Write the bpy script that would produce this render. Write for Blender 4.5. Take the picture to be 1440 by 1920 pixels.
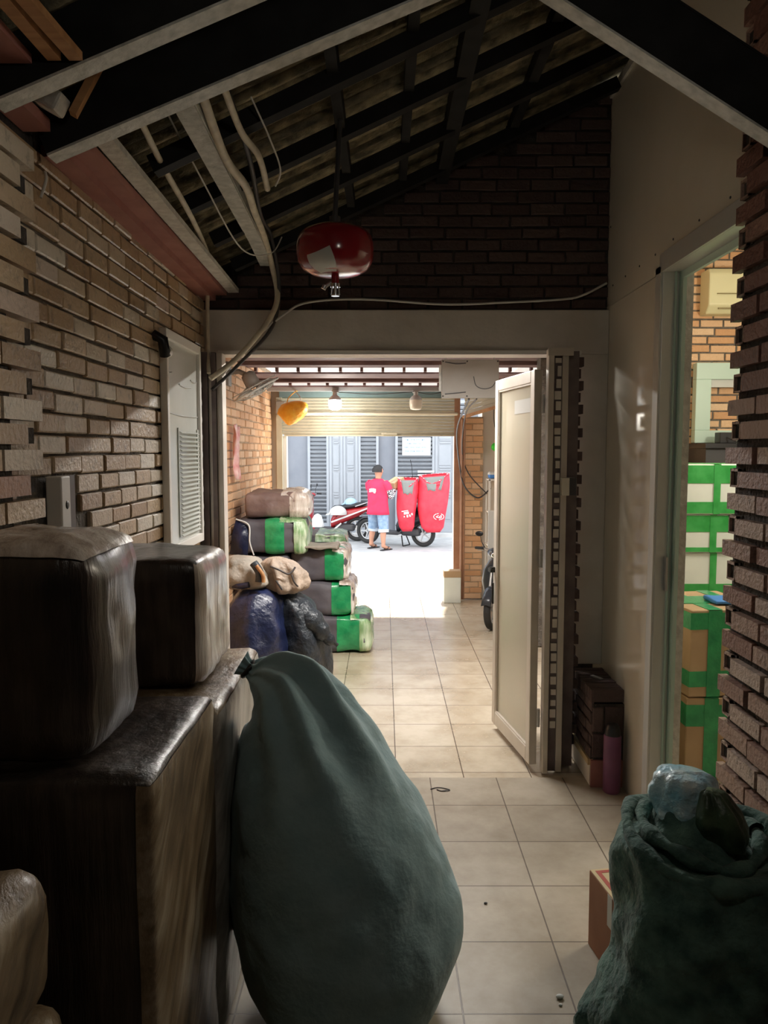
import bpy, math, random
from mathutils import Vector, Matrix, noise
random.seed(7)
for o in list(bpy.data.objects): bpy.data.objects.remove(o)
SC = bpy.context.scene
COL = SC.collection

# ---------------------------------------------------------------- camera, world, sun, exposure
cam_d = bpy.data.cameras.new('camera')
cam_d.sensor_fit = 'VERTICAL'; cam_d.sensor_height = 36.0; cam_d.lens = 27.0
cam_d.clip_start = 0.02
cam = bpy.data.objects.new('camera', cam_d); COL.objects.link(cam)
PITCH = math.atan(115/1440)
cam.location = (0, 0, 1.6)
cam.rotation_euler = (math.pi/2 - PITCH, 0, 0)
SC.camera = cam

w = bpy.data.worlds.new('world'); SC.world = w; w.use_nodes = True
bg = w.node_tree.nodes['Background']
bg.inputs[0].default_value = (0.90, 0.95, 1.0, 1)
bg.inputs[1].default_value = 2.3

sun_d = bpy.data.lights.new('sun', 'SUN'); sun_d.energy = 10.0; sun_d.angle = math.radians(2); sun_d.color = (1, .95, .88)
sun = bpy.data.objects.new('sun', sun_d); COL.objects.link(sun)
sun.location = (0, 20, 12)
sun.rotation_euler = (math.radians(-30), math.radians(6), 0)   # shines from beyond the facade down onto the threshold

SC.view_settings.view_transform = 'Standard'
SC.view_settings.look = 'None'
SC.view_settings.gamma = 1
SC.view_settings.use_curve_mapping = False
SC.view_settings.exposure = 0.5
SC.cycles.max_bounces = 14
SC.cycles.diffuse_bounces = 8
SC.cycles.caustics_reflective = False
SC.cycles.sample_clamp_indirect = 8

BULB_W = 10
NEAR_W = 2.8
TUBE_W = 52
ROOM_W = 12
GLOBE_W = 50

# ---------------------------------------------------------------- mesh helpers
def wloc(o):
    v = Vector((0, 0, 0))
    while o is not None:
        v += o.location; o = o.parent
    return v

class MB:
    def __init__(s): s.v = []; s.f = []; s.m = []; s.r = []; s.sm = []
    def add(s, vs, fs, m=0, r=None, smooth=False):
        n = len(s.v); s.v += [tuple(p) for p in vs]
        rr = random.random() if r is None else r
        for f in fs:
            s.f.append([i + n for i in f]); s.m.append(m); s.r.append(rr); s.sm.append(smooth)
    def box(s, x0, x1, y0, y1, z0, z1, m=0, r=None):
        vs = [(x, y, z) for z in (z0, z1) for y in (y0, y1) for x in (x0, x1)]
        s.add(vs, [(0,2,3,1),(4,5,7,6),(0,1,5,4),(2,6,7,3),(0,4,6,2),(1,3,7,5)], m, r)
    def obox(s, c, size, M=None, m=0, r=None):
        M = M or Matrix.Identity(3); c = Vector(c)
        hx, hy, hz = [q/2 for q in size]
        vs = [c + M @ Vector((x, y, z)) for z in (-hz, hz) for y in (-hy, hy) for x in (-hx, hx)]
        s.add(vs, [(0,2,3,1),(4,5,7,6),(0,1,5,4),(2,6,7,3),(0,4,6,2),(1,3,7,5)], m, r)
    def beam(s, p0, p1, wd, ht, up=(0,0,1), m=0, r=None):
        p0 = Vector(p0); p1 = Vector(p1); d = (p1-p0); L = d.length; d.normalize()
        side = d.cross(Vector(up)).normalized(); u = side.cross(d)
        M = Matrix((d, side, u)).transposed()
        s.obox((p0+p1)/2, (L, wd, ht), M, m, r)
    def tube(s, path, rad, n=8, m=0, caps=True, r=None):
        P = [Vector(p) for p in path]; rings = []
        prev = None
        for i, p in enumerate(P):
            d = (P[min(i+1, len(P)-1)] - P[max(i-1, 0)]).normalized()
            if prev is None:
                a = Vector((0,0,1)) if abs(d.z) < .9 else Vector((1,0,0))
                u = d.cross(a).normalized()
            else:
                u = (prev - d*prev.dot(d)).normalized()
            prev = u; vv = d.cross(u)
            R = rad[i] if isinstance(rad, (list, tuple)) else rad
            rings.append([p + (u*math.cos(2*math.pi*k/n) + vv*math.sin(2*math.pi*k/n))*R for k in range(n)])
        s.loft(rings, m, caps, r)
    def loft(s, rings, m=0, caps=True, r=None, closed=True):
        n = len(rings[0]); vs = [p for rg in rings for p in rg]; fs = []
        for i in range(len(rings)-1):
            for k in range(n if closed else n-1):
                a = i*n+k; b = i*n+(k+1) % n
                fs.append((a, b, b+n, a+n))
        s.add(vs, fs, m, r, True)
        if caps:
            s.add(rings[0], [tuple(range(n))[::-1]], m, r); s.add(rings[-1], [tuple(range(n))], m, r)
    def ell(s, c, rx, ry, rz, nu=16, nv=10, m=0, M=None):
        M = M or Matrix.Identity(3); c = Vector(c)
        vs = []; fs = []
        for i in range(nv+1):
            t = math.pi*i/nv
            for k in range(nu):
                a = 2*math.pi*k/nu
                vs.append(c + M @ Vector((rx*math.sin(t)*math.cos(a), ry*math.sin(t)*math.sin(a), -rz*math.cos(t))))
        for i in range(nv):
            for k in range(nu):
                a = i*nu+k; b = i*nu+(k+1) % nu
                fs.append((a, b, b+nu, a+nu))
        s.add(vs, fs, m, None, True)
    def torus(s, c, R, r_, axis='y', n=24, k=8, m=0, M=None):
        pts = []
        for i in range(n+1):
            a = 2*math.pi*i/n
            v = {'y': Vector((math.cos(a)*R, 0, math.sin(a)*R)), 'z': Vector((math.cos(a)*R, math.sin(a)*R, 0)), 'x': Vector((0, math.cos(a)*R, math.sin(a)*R))}[axis]
            if M: v = M @ v
            pts.append(Vector(c)+v)
        rings = []
        ax = {'y': Vector((0,1,0)), 'z': Vector((0,0,1)), 'x': Vector((1,0,0))}[axis]
        if M: ax = M @ ax
        for p in pts:
            d = (p-Vector(c)).normalized()
            rings.append([p + (d*math.cos(2*math.pi*j/k)+ax*math.sin(2*math.pi*j/k))*r_ for j in range(k)])
        s.loft(rings, m, False)
    def prism(s, pts, y0, y1, m=0, T=None, smooth=False):
        n = len(pts)
        vs = [(x, y0, z) for x, z in pts] + [(x, y1, z) for x, z in pts]
        if T: vs = [T(Vector(q)) for q in vs]
        fs = [(i, (i+1) % n, (i+1) % n+n, i+n) for i in range(n)]
        s.add(vs, fs + [tuple(range(n))[::-1], tuple(range(n, 2*n))], m, None, smooth)
    def rbox(s, c, size, rad=.04, n=10, amp=.0, freq=4., seed=0, M=None, m=0, keep=None, infl=0., vfreq=None):
        M = M or Matrix.Identity(3); c = Vector(c); h = Vector(size)/2
        idx = {}; vs = []; fs = []
        def vert(p):
            key = (round(p.x, 5), round(p.y, 5), round(p.z, 5))
            if key in idx: return idx[key]
            q = Vector((p.x*h.x, p.y*h.y, p.z*h.z))
            inn = Vector([max(-(h[i]-rad), min(h[i]-rad, q[i])) for i in range(3)])
            d = q-inn
            if d.length > 1e-6:
                nd = d.normalized(); q2 = inn + nd*rad if sum(1 for i in range(3) if abs(d[i]) > 1e-6) > 1 else q
            else: nd = q.normalized(); q2 = q
            if amp or infl:
                fq = vfreq or (freq, freq, freq)
                nz = noise.noise(Vector((q.x*fq[0]+seed*7.3, q.y*fq[1]+seed*3.1, q.z*fq[2]-seed*5.7)))
                nz += .5*noise.noise(Vector((q.x*fq[0]*2.7+seed, q.y*fq[1]*2.7, q.z*fq[2]*2.7)))
                q2 = q2 + nd*(amp*nz+infl)
            idx[key] = len(vs); vs.append(q2); return idx[key]
        ts = [-1+2*i/n for i in range(n+1)]
        hr = [rad/h[i] for i in range(3)]
        def ax(i):
            e = hr[i]; inner = [-1+e+(2-2*e)*k/(n-2) for k in range(n-1)]
            out = [-1, -1+e*.35] + inner + [1-e*.35, 1]
            return out
        A = [ax(0), ax(1), ax(2)]
        for a in range(3):
            b, d = (a+1) % 3, (a+2) % 3
            for sgn in (-1, 1):
                for i in range(len(A[b])-1):
                    for j in range(len(A[d])-1):
                        q = []
                        for (ii, jj) in ((i, j), (i+1, j), (i+1, j+1), (i, j+1)):
                            p = Vector((0, 0, 0)); p[a] = sgn; p[b] = A[b][ii]; p[d] = A[d][jj]
                            q.append(p)
                        if keep and not keep(sum(q, Vector((0,0,0)))/4): continue
                        ids = [vert(p) for p in q]
                        if sgn < 0: ids = ids[::-1]
                        fs.append(tuple(ids))
        s.add([c + M @ p for p in vs], fs, m, None, True)
    def build(s, name, mats, parent=None, base=None, bevel=0, solid=0, sub=0):
        if not isinstance(mats, (list, tuple)): mats = [mats]
        if parent is not None: off = wloc(parent) if base is None else Vector(base)
        elif base is not None: off = Vector(base)
        else:
            xs = [p[0] for p in s.v]; ys = [p[1] for p in s.v]; zs = [p[2] for p in s.v]
            off = Vector(((min(xs)+max(xs))/2, (min(ys)+max(ys))/2, min(zs)))
        me = bpy.data.meshes.new(name)
        me.from_pydata([(p[0]-off.x, p[1]-off.y, p[2]-off.z) for p in s.v], [], s.f)
        for mt in mats: me.materials.append(mt)
        me.polygons.foreach_set('material_index', s.m)
        me.polygons.foreach_set('use_smooth', s.sm)
        at = me.attributes.new('rnd', 'FLOAT', 'FACE'); at.data.foreach_set('value', s.r)
        me.update()
        o = bpy.data.objects.new(name, me); COL.objects.link(o)
        if parent is not None:
            o.parent = parent
            o.location = off - wloc(parent)
        else: o.location = off
        if sub:
            d = o.modifiers.new('smooth', 'SUBSURF'); d.levels = d.render_levels = sub
        if solid:
            d = o.modifiers.new('solid', 'SOLIDIFY'); d.thickness = solid; d.offset = 0
        if bevel:
            d = o.modifiers.new('bevel', 'BEVEL'); d.width = bevel; d.segments = 2; d.limit_method = 'ANGLE'
        return o

def tag(o, label=None, cat=None, group=None, kind=None):
    if label: o['label'] = label
    if cat: o['category'] = cat
    if group: o['group'] = group
    if kind: o['kind'] = kind
    return o
def thing(name, loc, label, cat, group=None):
    o = bpy.data.objects.new(name, None); COL.objects.link(o); o.location = loc
    o.empty_display_size = .05
    return tag(o, label, cat, group)
def copy_tree(o, parent=None):
    c = o.copy(); COL.objects.link(c)
    if parent is not None: c.parent = parent
    for ch in list(o.children): copy_tree(ch, c)
    return c
def spline(pts, n=8):
    P = [Vector(p) for p in pts]; out = []
    for i in range(len(P)-1):
        p0 = P[max(i-1, 0)]; p1 = P[i]; p2 = P[i+1]; p3 = P[min(i+2, len(P)-1)]
        for k in range(n):
            t = k/n
            out.append(.5*((2*p1)+(p2-p0)*t+(2*p0-5*p1+4*p2-p3)*t*t+(3*p1-p0-3*p2+p3)*t**3))
    return out+[P[-1]]
def rotz(a): return Matrix.Rotation(a, 3, 'Z')
def ring(cx, cy, z, rx, ry, n=24, fn=None):
    out = []
    for k in range(n):
        a = 2*math.pi*k/n; q = fn(a, z) if fn else 1
        out.append(Vector((cx+rx*q*math.cos(a), cy+ry*q*math.sin(a), z)))
    return out

# ---------------------------------------------------------------- materials
def mat(name, col, rough=.6, metal=0, col2=None, scale=8, stretch=(1,1,1), bump=0, bscale=40, coat=0, trans=0, alpha=1, emis=None, estr=0, detail=5, lo=.35, hi=.65, rvar=0, spec=.5, bstretch=None, sheen=0):
    m = bpy.data.materials.new(name); m.use_nodes = True
    nt = m.node_tree; N = nt.nodes; L = nt.links; b = N['Principled BSDF']
    b.inputs['Roughness'].default_value = rough; b.inputs['Metallic'].default_value = metal
    b.inputs['Base Color'].default_value = (*col, 1)
    b.inputs['Specular IOR Level'].default_value = spec
    if coat: b.inputs['Coat Weight'].default_value = coat; b.inputs['Coat Roughness'].default_value = .15
    if trans: b.inputs['Transmission Weight'].default_value = trans
    if alpha < 1: b.inputs['Alpha'].default_value = alpha
    if sheen: b.inputs['Sheen Weight'].default_value = sheen
    if emis: b.inputs['Emission Color'].default_value = (*emis, 1); b.inputs['Emission Strength'].default_value = estr
    tc = N.new('ShaderNodeTexCoord'); mp = N.new('ShaderNodeMapping'); mp.inputs['Scale'].default_value = stretch
    L.new(tc.outputs['Object'], mp.inputs[0])
    if col2 is not None:
        nz = N.new('ShaderNodeTexNoise'); nz.inputs['Scale'].default_value = scale; nz.inputs['Detail'].default_value = detail
        L.new(mp.outputs[0], nz.inputs[0])
        rp = N.new('ShaderNodeValToRGB'); rp.color_ramp.elements[0].position = lo; rp.color_ramp.elements[1].position = hi
        rp.color_ramp.elements[0].color = (*col, 1); rp.color_ramp.elements[1].color = (*col2, 1)
        L.new(nz.outputs[0], rp.inputs[0]); L.new(rp.outputs[0], b.inputs['Base Color'])
        if rvar:
            mr = N.new('ShaderNodeMapRange'); mr.inputs[3].default_value = rough-rvar; mr.inputs[4].default_value = rough+rvar
            L.new(nz.outputs[0], mr.inputs[0]); L.new(mr.outputs[0], b.inputs['Roughness'])
    if bump:
        mp2 = N.new('ShaderNodeMapping'); mp2.inputs['Scale'].default_value = bstretch or stretch
        L.new(tc.outputs['Object'], mp2.inputs[0])
        nb = N.new('ShaderNodeTexNoise'); nb.inputs['Scale'].default_value = bscale; nb.inputs['Detail'].default_value = 6
        L.new(mp2.outputs[0], nb.inputs[0])
        bp = N.new('ShaderNodeBump'); bp.inputs['Strength'].default_value = bump; bp.inputs['Distance'].default_value = .02
        L.new(nb.outputs[0], bp.inputs['Height']); L.new(bp.outputs[0], b.inputs['Normal'])
    return m

def brick_mat(name, stops, rough=.6, bump=.6, coat=0, dirt=(.05,.045,.04), dlo=.55, dhi=.8):
    m = bpy.data.materials.new(name); m.use_nodes = True
    nt = m.node_tree; N = nt.nodes; L = nt.links; b = N['Principled BSDF']
    at = N.new('ShaderNodeAttribute'); at.attribute_name = 'rnd'
    rp = N.new('ShaderNodeValToRGB'); rp.color_ramp.interpolation = 'LINEAR'
    el = rp.color_ramp.elements
    while len(el) < len(stops): el.new(.5)
    for e, (p, c) in zip(el, stops): e.position = p; e.color = (*c, 1)
    L.new(at.outputs['Fac'], rp.inputs[0])
    tc = N.new('ShaderNodeTexCoord')
    nz = N.new('ShaderNodeTexNoise'); nz.inputs['Scale'].default_value = 22; nz.inputs['Detail'].default_value = 8; nz.inputs['Roughness'].default_value = .7
    L.new(tc.outputs['Object'], nz.inputs[0])
    dr = N.new('ShaderNodeMapRange'); dr.inputs[1].default_value = dlo; dr.inputs[2].default_value = dhi
    L.new(nz.outputs[0], dr.inputs[0])
    mx = N.new('ShaderNodeMix'); mx.data_type = 'RGBA'; mx.inputs[7].default_value = (*dirt, 1)
    L.new(dr.outputs[0], mx.inputs[0]); L.new(rp.outputs[0], mx.inputs[6]); L.new(mx.outputs[2], b.inputs['Base Color'])
    nb = N.new('ShaderNodeTexNoise'); nb.inputs['Scale'].default_value = 70; nb.inputs['Detail'].default_value = 8
    L.new(tc.outputs['Object'], nb.inputs[0])
    bp = N.new('ShaderNodeBump'); bp.inputs['Strength'].default_value = bump; bp.inputs['Distance'].default_value = .01
    L.new(nb.outputs[0], bp.inputs['Height']); L.new(bp.outputs[0], b.inputs['Normal'])
    b.inputs['Roughness'].default_value = rough
    if coat: b.inputs['Coat Weight'].default_value = coat; b.inputs['Coat Roughness'].default_value = .3
    return m

def tile_mat(name, x0, y0, t, ty, rough, kk=1.0):
    m = bpy.data.materials.new(name); m.use_nodes = True
    nt = m.node_tree; N = nt.nodes; L = nt.links; b = N['Principled BSDF']
    g = N.new('ShaderNodeNewGeometry')
    mp = N.new('ShaderNodeMapping'); mp.inputs['Location'].default_value = (-x0+t*20, -y0+ty*20, 0)
    L.new(g.outputs['Position'], mp.inputs[0])
    bt = N.new('ShaderNodeTexBrick'); bt.offset = 0; bt.squash = 1
    for k, v in (('Scale', 1), ('Mortar Size', .0028), ('Mortar Smooth', .2), ('Brick Width', t), ('Row Height', ty), ('Bias', -.3)): bt.inputs[k].default_value = v
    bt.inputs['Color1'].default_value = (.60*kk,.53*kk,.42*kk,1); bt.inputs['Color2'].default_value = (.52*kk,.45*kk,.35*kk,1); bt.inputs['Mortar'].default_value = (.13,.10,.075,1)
    L.new(mp.outputs[0], bt.inputs[0])
    nz = N.new('ShaderNodeTexNoise'); nz.inputs['Scale'].default_value = 3.2; nz.inputs['Detail'].default_value = 8; nz.inputs['Roughness'].default_value = .65
    L.new(g.outputs['Position'], nz.inputs[0])
    rp = N.new('ShaderNodeValToRGB'); rp.color_ramp.elements[0].position = .35; rp.color_ramp.elements[0].color = (.72,.68,.62,1)
    rp.color_ramp.elements[1].position = .6; rp.color_ramp.elements[1].color = (1,1,1,1)
    L.new(nz.outputs[0], rp.inputs[0])
    mx = N.new('ShaderNodeMix'); mx.data_type = 'RGBA'; mx.blend_type = 'MULTIPLY'; mx.inputs[0].default_value = 1
    L.new(bt.outputs[0], mx.inputs[6]); L.new(rp.outputs[0], mx.inputs[7]); L.new(mx.outputs[2], b.inputs['Base Color'])
    mr = N.new('ShaderNodeMapRange'); mr.inputs[3].default_value = rough+.12; mr.inputs[4].default_value = rough-.12
    L.new(nz.outputs[0], mr.inputs[0]); L.new(mr.outputs[0], b.inputs['Roughness'])
    bp = N.new('ShaderNodeBump'); bp.inputs['Strength'].default_value = .5; bp.inputs['Distance'].default_value = .003; bp.invert = True
    L.new(bt.outputs['Fac'], bp.inputs['Height']); L.new(bp.outputs[0], b.inputs['Normal'])
    return m

def wrap_mat(name, a, b_, c, rough=.3, rot=0.0, sx=26, bump=.5):
    """stretch film over cardboard: streaks of three tones and a crinkled glossy skin"""
    m = bpy.data.materials.new(name); m.use_nodes = True
    nt = m.node_tree; N = nt.nodes; L = nt.links; p = N['Principled BSDF']
    tc = N.new('ShaderNodeTexCoord'); mp = N.new('ShaderNodeMapping'); mp.inputs['Rotation'].default_value = (rot, 0, 0)
    mp2 = N.new('ShaderNodeMapping'); mp2.inputs['Scale'].default_value = (sx, sx, 2.2)
    L.new(tc.outputs['Object'], mp.inputs[0]); L.new(mp.outputs[0], mp2.inputs[0])
    nz = N.new('ShaderNodeTexNoise'); nz.inputs['Scale'].default_value = 1; nz.inputs['Detail'].default_value = 7; nz.inputs['Roughness'].default_value = .6
    L.new(mp2.outputs[0], nz.inputs[0])
    big = N.new('ShaderNodeTexNoise'); big.inputs['Scale'].default_value = 5; L.new(tc.outputs['Object'], big.inputs[0])
    av = N.new('ShaderNodeMath'); av.operation = 'ADD'; L.new(nz.outputs[0], av.inputs[0]); L.new(big.outputs[0], av.inputs[1])
    hf = N.new('ShaderNodeMath'); hf.operation = 'MULTIPLY'; hf.inputs[1].default_value = .5; L.new(av.outputs[0], hf.inputs[0])
    rp = N.new('ShaderNodeValToRGB'); el = rp.color_ramp.elements; el.new(.5)
    for e, (q, col) in zip(el, ((.38, a), (.5, b_), (.64, c))): e.position = q; e.color = (*col, 1)
    L.new(hf.outputs[0], rp.inputs[0]); L.new(rp.outputs[0], p.inputs['Base Color'])
    bp = N.new('ShaderNodeBump'); bp.inputs['Strength'].default_value = bump; bp.inputs['Distance'].default_value = .02
    L.new(nz.outputs[0], bp.inputs['Height']); L.new(bp.outputs[0], p.inputs['Normal'])
    p.inputs['Roughness'].default_value = rough; p.inputs['Coat Weight'].default_value = .35; p.inputs['Coat Roughness'].default_value = .25
    return m

M = {}
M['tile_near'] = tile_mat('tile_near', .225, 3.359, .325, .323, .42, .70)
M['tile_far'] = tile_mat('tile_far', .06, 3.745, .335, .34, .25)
M['mortar'] = mat('mortar', (.10,.085,.07), .9, col2=(.19,.17,.145), scale=12, bump=.8, bscale=60)
M['mortar_dark'] = mat('mortar_dark', (.035,.03,.028), .9, col2=(.08,.07,.06), scale=14, bump=.8, bscale=60)
M['mortar_warm'] = mat('mortar_warm', (.38,.27,.17), .9, col2=(.5,.38,.26), scale=14, bump=.5, bscale=60)
M['brick_left'] = brick_mat('brick_left', [(0,(.34,.22,.12)),(.35,(.46,.32,.18)),(.6,(.54,.41,.27)),(.8,(.62,.54,.43)),(.93,(.80,.76,.68)),(1,(.36,.15,.08))], .45, coat=.35)
M['brick_far'] = brick_mat('brick_far', [(0,(.62,.34,.17)),(.5,(.72,.43,.24)),(1,(.78,.55,.36))], .75, dlo=.7, dhi=1)
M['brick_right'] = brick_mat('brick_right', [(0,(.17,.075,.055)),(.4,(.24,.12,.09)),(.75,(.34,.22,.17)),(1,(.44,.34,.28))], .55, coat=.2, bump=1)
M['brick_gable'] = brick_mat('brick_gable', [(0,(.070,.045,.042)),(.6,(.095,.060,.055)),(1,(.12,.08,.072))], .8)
M['plaster'] = mat('plaster', (.62,.58,.53), .7, col2=(.70,.66,.61), scale=6, bump=.15, bscale=30)
M['panel_white'] = mat('panel_white', (.66,.62,.52), .22, col2=(.72,.68,.58), scale=2, coat=.2, bump=.03, bscale=3)
M['alu'] = mat('alu', (.66,.67,.64), .35, metal=.35, col2=(.68,.68,.64), scale=9)
M['alu_warm'] = mat('alu_warm', (.55,.50,.44), .4, metal=.2, col2=(.62,.57,.5), scale=7)
M['dark_post'] = mat('dark_post', (.12,.09,.09), .5, col2=(.2,.16,.15), scale=8)
M['black_metal'] = mat('black_metal', (.012,.012,.012), .75, col2=(.02,.02,.02), scale=10, spec=.2)
M['galv'] = mat('galv', (.42,.43,.40), .6, metal=.1, col2=(.6,.6,.56), scale=30, bump=.3)
M['white_board'] = mat('white_board', (.72,.70,.64), .7, col2=(.55,.53,.48), scale=30, bump=.3)
M['pink_board'] = mat('pink_board', (.32,.13,.11), .6, col2=(.4,.18,.15), scale=10)
M['wood'] = mat('wood', (.5,.27,.12), .6, col2=(.36,.17,.07), scale=4, stretch=(1,8,8))
M['roof'] = mat('roof', (.10,.09,.06), .85, col2=(.42,.36,.22), scale=14, stretch=(1,2,1), bump=.6, lo=.35, hi=.75)
M['ceiling_dark'] = mat('ceiling_dark', (.13,.075,.075), .7, col2=(.2,.12,.11), scale=8)
M['street'] = mat('street', (.42,.43,.44), .8, col2=(.52,.53,.53), scale=5, bump=.2)
M['ramp'] = mat('ramp', (.66,.65,.63), .7, col2=(.76,.75,.73), scale=5)
M['facade'] = mat('facade', (.33,.36,.40), .5, col2=(.36,.39,.43), scale=4)
M['facade_dark'] = mat('facade_dark', (.10,.11,.13), .6)
M['facade_wall'] = mat('facade_wall', (.20,.22,.26), .6, col2=(.23,.25,.29), scale=3)
M['curb'] = mat('curb', (.5,.5,.5), .8, col2=(.6,.6,.6), scale=6)
M['shutter'] = mat('shutter', (.50,.47,.36), .5, col2=(.56,.53,.42), scale=5)
M['teal'] = mat('teal', (.16,.25,.26), .6, col2=(.2,.3,.31), scale=6)
M['grey_beam'] = mat('grey_beam', (.42,.42,.42), .6)
M['pipe_cream'] = mat('pipe_cream', (.75,.70,.55), .4)
M['cable_cream'] = mat('cable_cream', (.72,.66,.52), .6, col2=(.55,.5,.4), scale=20)
M['cable_white'] = mat('cable_white', (.66,.65,.62), .5)
M['cable_dark'] = mat('cable_dark', (.05,.045,.045), .5)
M['brown_pipe'] = mat('brown_pipe', (.30,.15,.09), .5, col2=(.4,.22,.13), scale=9)
M['black_plastic'] = mat('black_plastic', (.015,.015,.017), .35)
M['dark_grey'] = mat('dark_grey', (.05,.05,.055), .4)
M['rubber'] = mat('rubber', (.025,.025,.025), .8)
M['chrome'] = mat('chrome', (.7,.7,.7), .2, metal=1)
M['silver'] = mat('silver', (.5,.5,.5), .35, metal=.7)
M['red_gloss'] = mat('red_gloss', (.27,.010,.018), .18, coat=.5)
M['white_gloss'] = mat('white_gloss', (.58,.58,.56), .25)
M['label_grey'] = mat('label_grey', (.55,.56,.54), .4)
M['frost'] = mat('frost', (.50,.455,.36), .28, col2=(.45,.44,.345), scale=2, coat=.3, bump=.08, bscale=5, bstretch=(1,1,.3))
M['acrylic'] = mat('acrylic', (.60,.62,.58), .25, col2=(.68,.70,.67), scale=3, coat=.3)
M['white_paint'] = mat('white_paint', (.78,.76,.72), .5)
M['teal_cloth'] = mat('teal_cloth', (.25,.39,.43), .85, col2=(.31,.45,.49), scale=10, bump=.35, bscale=18, sheen=.25, spec=.3)
M['green_cloth'] = mat('green_cloth', (.032,.085,.075), .75, col2=(.12,.23,.195), scale=16, bump=.7, bscale=40, sheen=.2, spec=.3)
M['blue_bag'] = mat('blue_bag', (.30,.68,.90), .35, col2=(.80,.94,.98), scale=14, bump=1.0, bscale=25, coat=.3)
M['leaf_bag'] = mat('leaf_bag', (.02,.045,.025), .35, col2=(.10,.17,.10), scale=14, bump=.6, bscale=20)
M['wrap_dark'] = wrap_mat('wrap_dark', (.020,.017,.016), (.045,.033,.028), (.10,.08,.065), .28)
M['wrap_brown'] = wrap_mat('wrap_brown', (.09,.06,.035), (.24,.17,.10), (.44,.37,.27), .38, rot=.75)
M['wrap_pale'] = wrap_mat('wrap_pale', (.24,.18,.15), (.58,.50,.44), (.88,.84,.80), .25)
M['wrap_grey'] = wrap_mat('wrap_grey', (.20,.185,.165), (.38,.36,.33), (.62,.60,.56), .35, rot=.5)
M['wrap_green'] = wrap_mat('wrap_green', (.06,.20,.07), (.25,.42,.20), (.7,.8,.62), .25)
M['bale_grey'] = mat('bale_grey', (.075,.07,.085), .6, col2=(.12,.11,.125), scale=5, bump=.25, bscale=12)
M['bale_brown'] = mat('bale_brown', (.16,.10,.09), .5, col2=(.26,.18,.16), scale=6, bump=.4, bscale=14)
M['tape_green'] = mat('tape_green', (.01,.24,.085), .3, col2=(.03,.34,.12), scale=14, coat=.4, bump=.2)
M['tape_light'] = mat('tape_light', (.03,.30,.06), .3, col2=(.07,.42,.11), scale=12, coat=.4)
M['navy'] = mat('navy', (.008,.012,.035), .38, col2=(.010,.018,.07), scale=7, bump=.9, bscale=14, coat=.15)
M['black_bag'] = mat('black_bag', (.010,.016,.026), .42, col2=(.02,.028,.036), scale=7, bump=1.0, bscale=22, coat=.1)
M['grey_bag'] = mat('grey_bag', (.24,.22,.185), .7, col2=(.36,.32,.27), scale=7, bump=.4)
M['peach_bag'] = mat('peach_bag', (.26,.21,.17), .6, col2=(.48,.38,.30), scale=8, bump=.5)
M['carton'] = mat('carton', (.42,.28,.16), .75, col2=(.48,.33,.19), scale=5)
M['carton_dark'] = mat('carton_dark', (.30,.13,.075), .7, col2=(.36,.17,.1), scale=6)
M['carton_pale'] = mat('carton_pale', (.55,.44,.26), .7, col2=(.5,.40,.22), scale=5)
M['carton_red'] = mat('carton_red', (.38,.07,.05), .7)
M['white_box'] = mat('white_box', (.68,.72,.68), .5, col2=(.76,.79,.75), scale=4)
M['mint'] = mat('mint', (.52,.68,.60), .4)
M['ac_cream'] = mat('ac_cream', (.74,.70,.44), .4)
M['ac_dark'] = mat('ac_dark', (.25,.2,.08), .5)
M['purple'] = mat('purple', (.16,.05,.12), .45, col2=(.22,.08,.17), scale=7)
M['orange_bag'] = mat('orange_bag', (.88,.36,.01), .45, col2=(.95,.52,.05), scale=14, bump=.6, bscale=20)
M['pink_cloth'] = mat('pink_cloth', (.72,.30,.30), .7, col2=(.85,.66,.64), scale=12)
M['bulb_on'] = mat('bulb_on', (.9,.95,1), .3, emis=(.9,.97,1), estr=14)
M['bulb_off'] = mat('bulb_off', (.78,.73,.62), .35)
M['added_lamp_glow'] = mat('added_lamp_glow', (1,1,.95), .3, emis=(1,.96,.82), estr=5)  # glow of the added tube and globe lamps
M['skin'] = mat('skin', (.50,.25,.16), .5)
M['hair'] = mat('hair', (.012,.010,.010), .6)
M['shirt'] = mat('shirt', (.72,.03,.10), .8, col2=(.66,.025,.08), scale=8)
M['denim'] = mat('denim', (.16,.25,.38), .85, col2=(.28,.38,.5), scale=14)
M['denim_cuff'] = mat('denim_cuff', (.5,.58,.66), .85)
M['sleeve'] = mat('sleeve', (.02,.02,.03), .8, col2=(.8,.8,.82), scale=45, lo=.48, hi=.52)
M['red_bag'] = mat('red_bag', (.70,.03,.06), .55, col2=(.78,.05,.08), scale=7, bump=.3, bscale=9)
M['grey_lining'] = mat('grey_lining', (.20,.21,.20), .7)
M['red_paint'] = mat('red_paint', (.38,.015,.02), .25, coat=.4)
M['white_stripe'] = mat('white_stripe', (.8,.8,.8), .4)
M['dark_paint'] = mat('dark_paint', (.03,.035,.045), .3, coat=.3)
M['sign_blue'] = mat('sign_blue', (.35,.52,.66), .5)
M['paper'] = mat('paper', (.66,.68,.68), .5)
M['pale_wall'] = mat('pale_wall', (.72,.66,.58), .7, col2=(.8,.74,.66), scale=4)
M['seat'] = mat('seat', (.02,.02,.024), .6)
M['panel_grey'] = mat('panel_grey', (.26,.24,.21), .5, col2=(.30,.28,.25), scale=4)
M['toy_green'] = mat('green_ball', (.05,.75,.05), .5)  # plain green of the hanging ball
M['red_ball'] = mat('red_ball', (.8,.10,.06), .5)
M['blue_plain'] = mat('blue_plain', (.05,.22,.62), .5)
M['glass'] = mat('glass', (.9,.95,.93), .05, trans=1)

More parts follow.
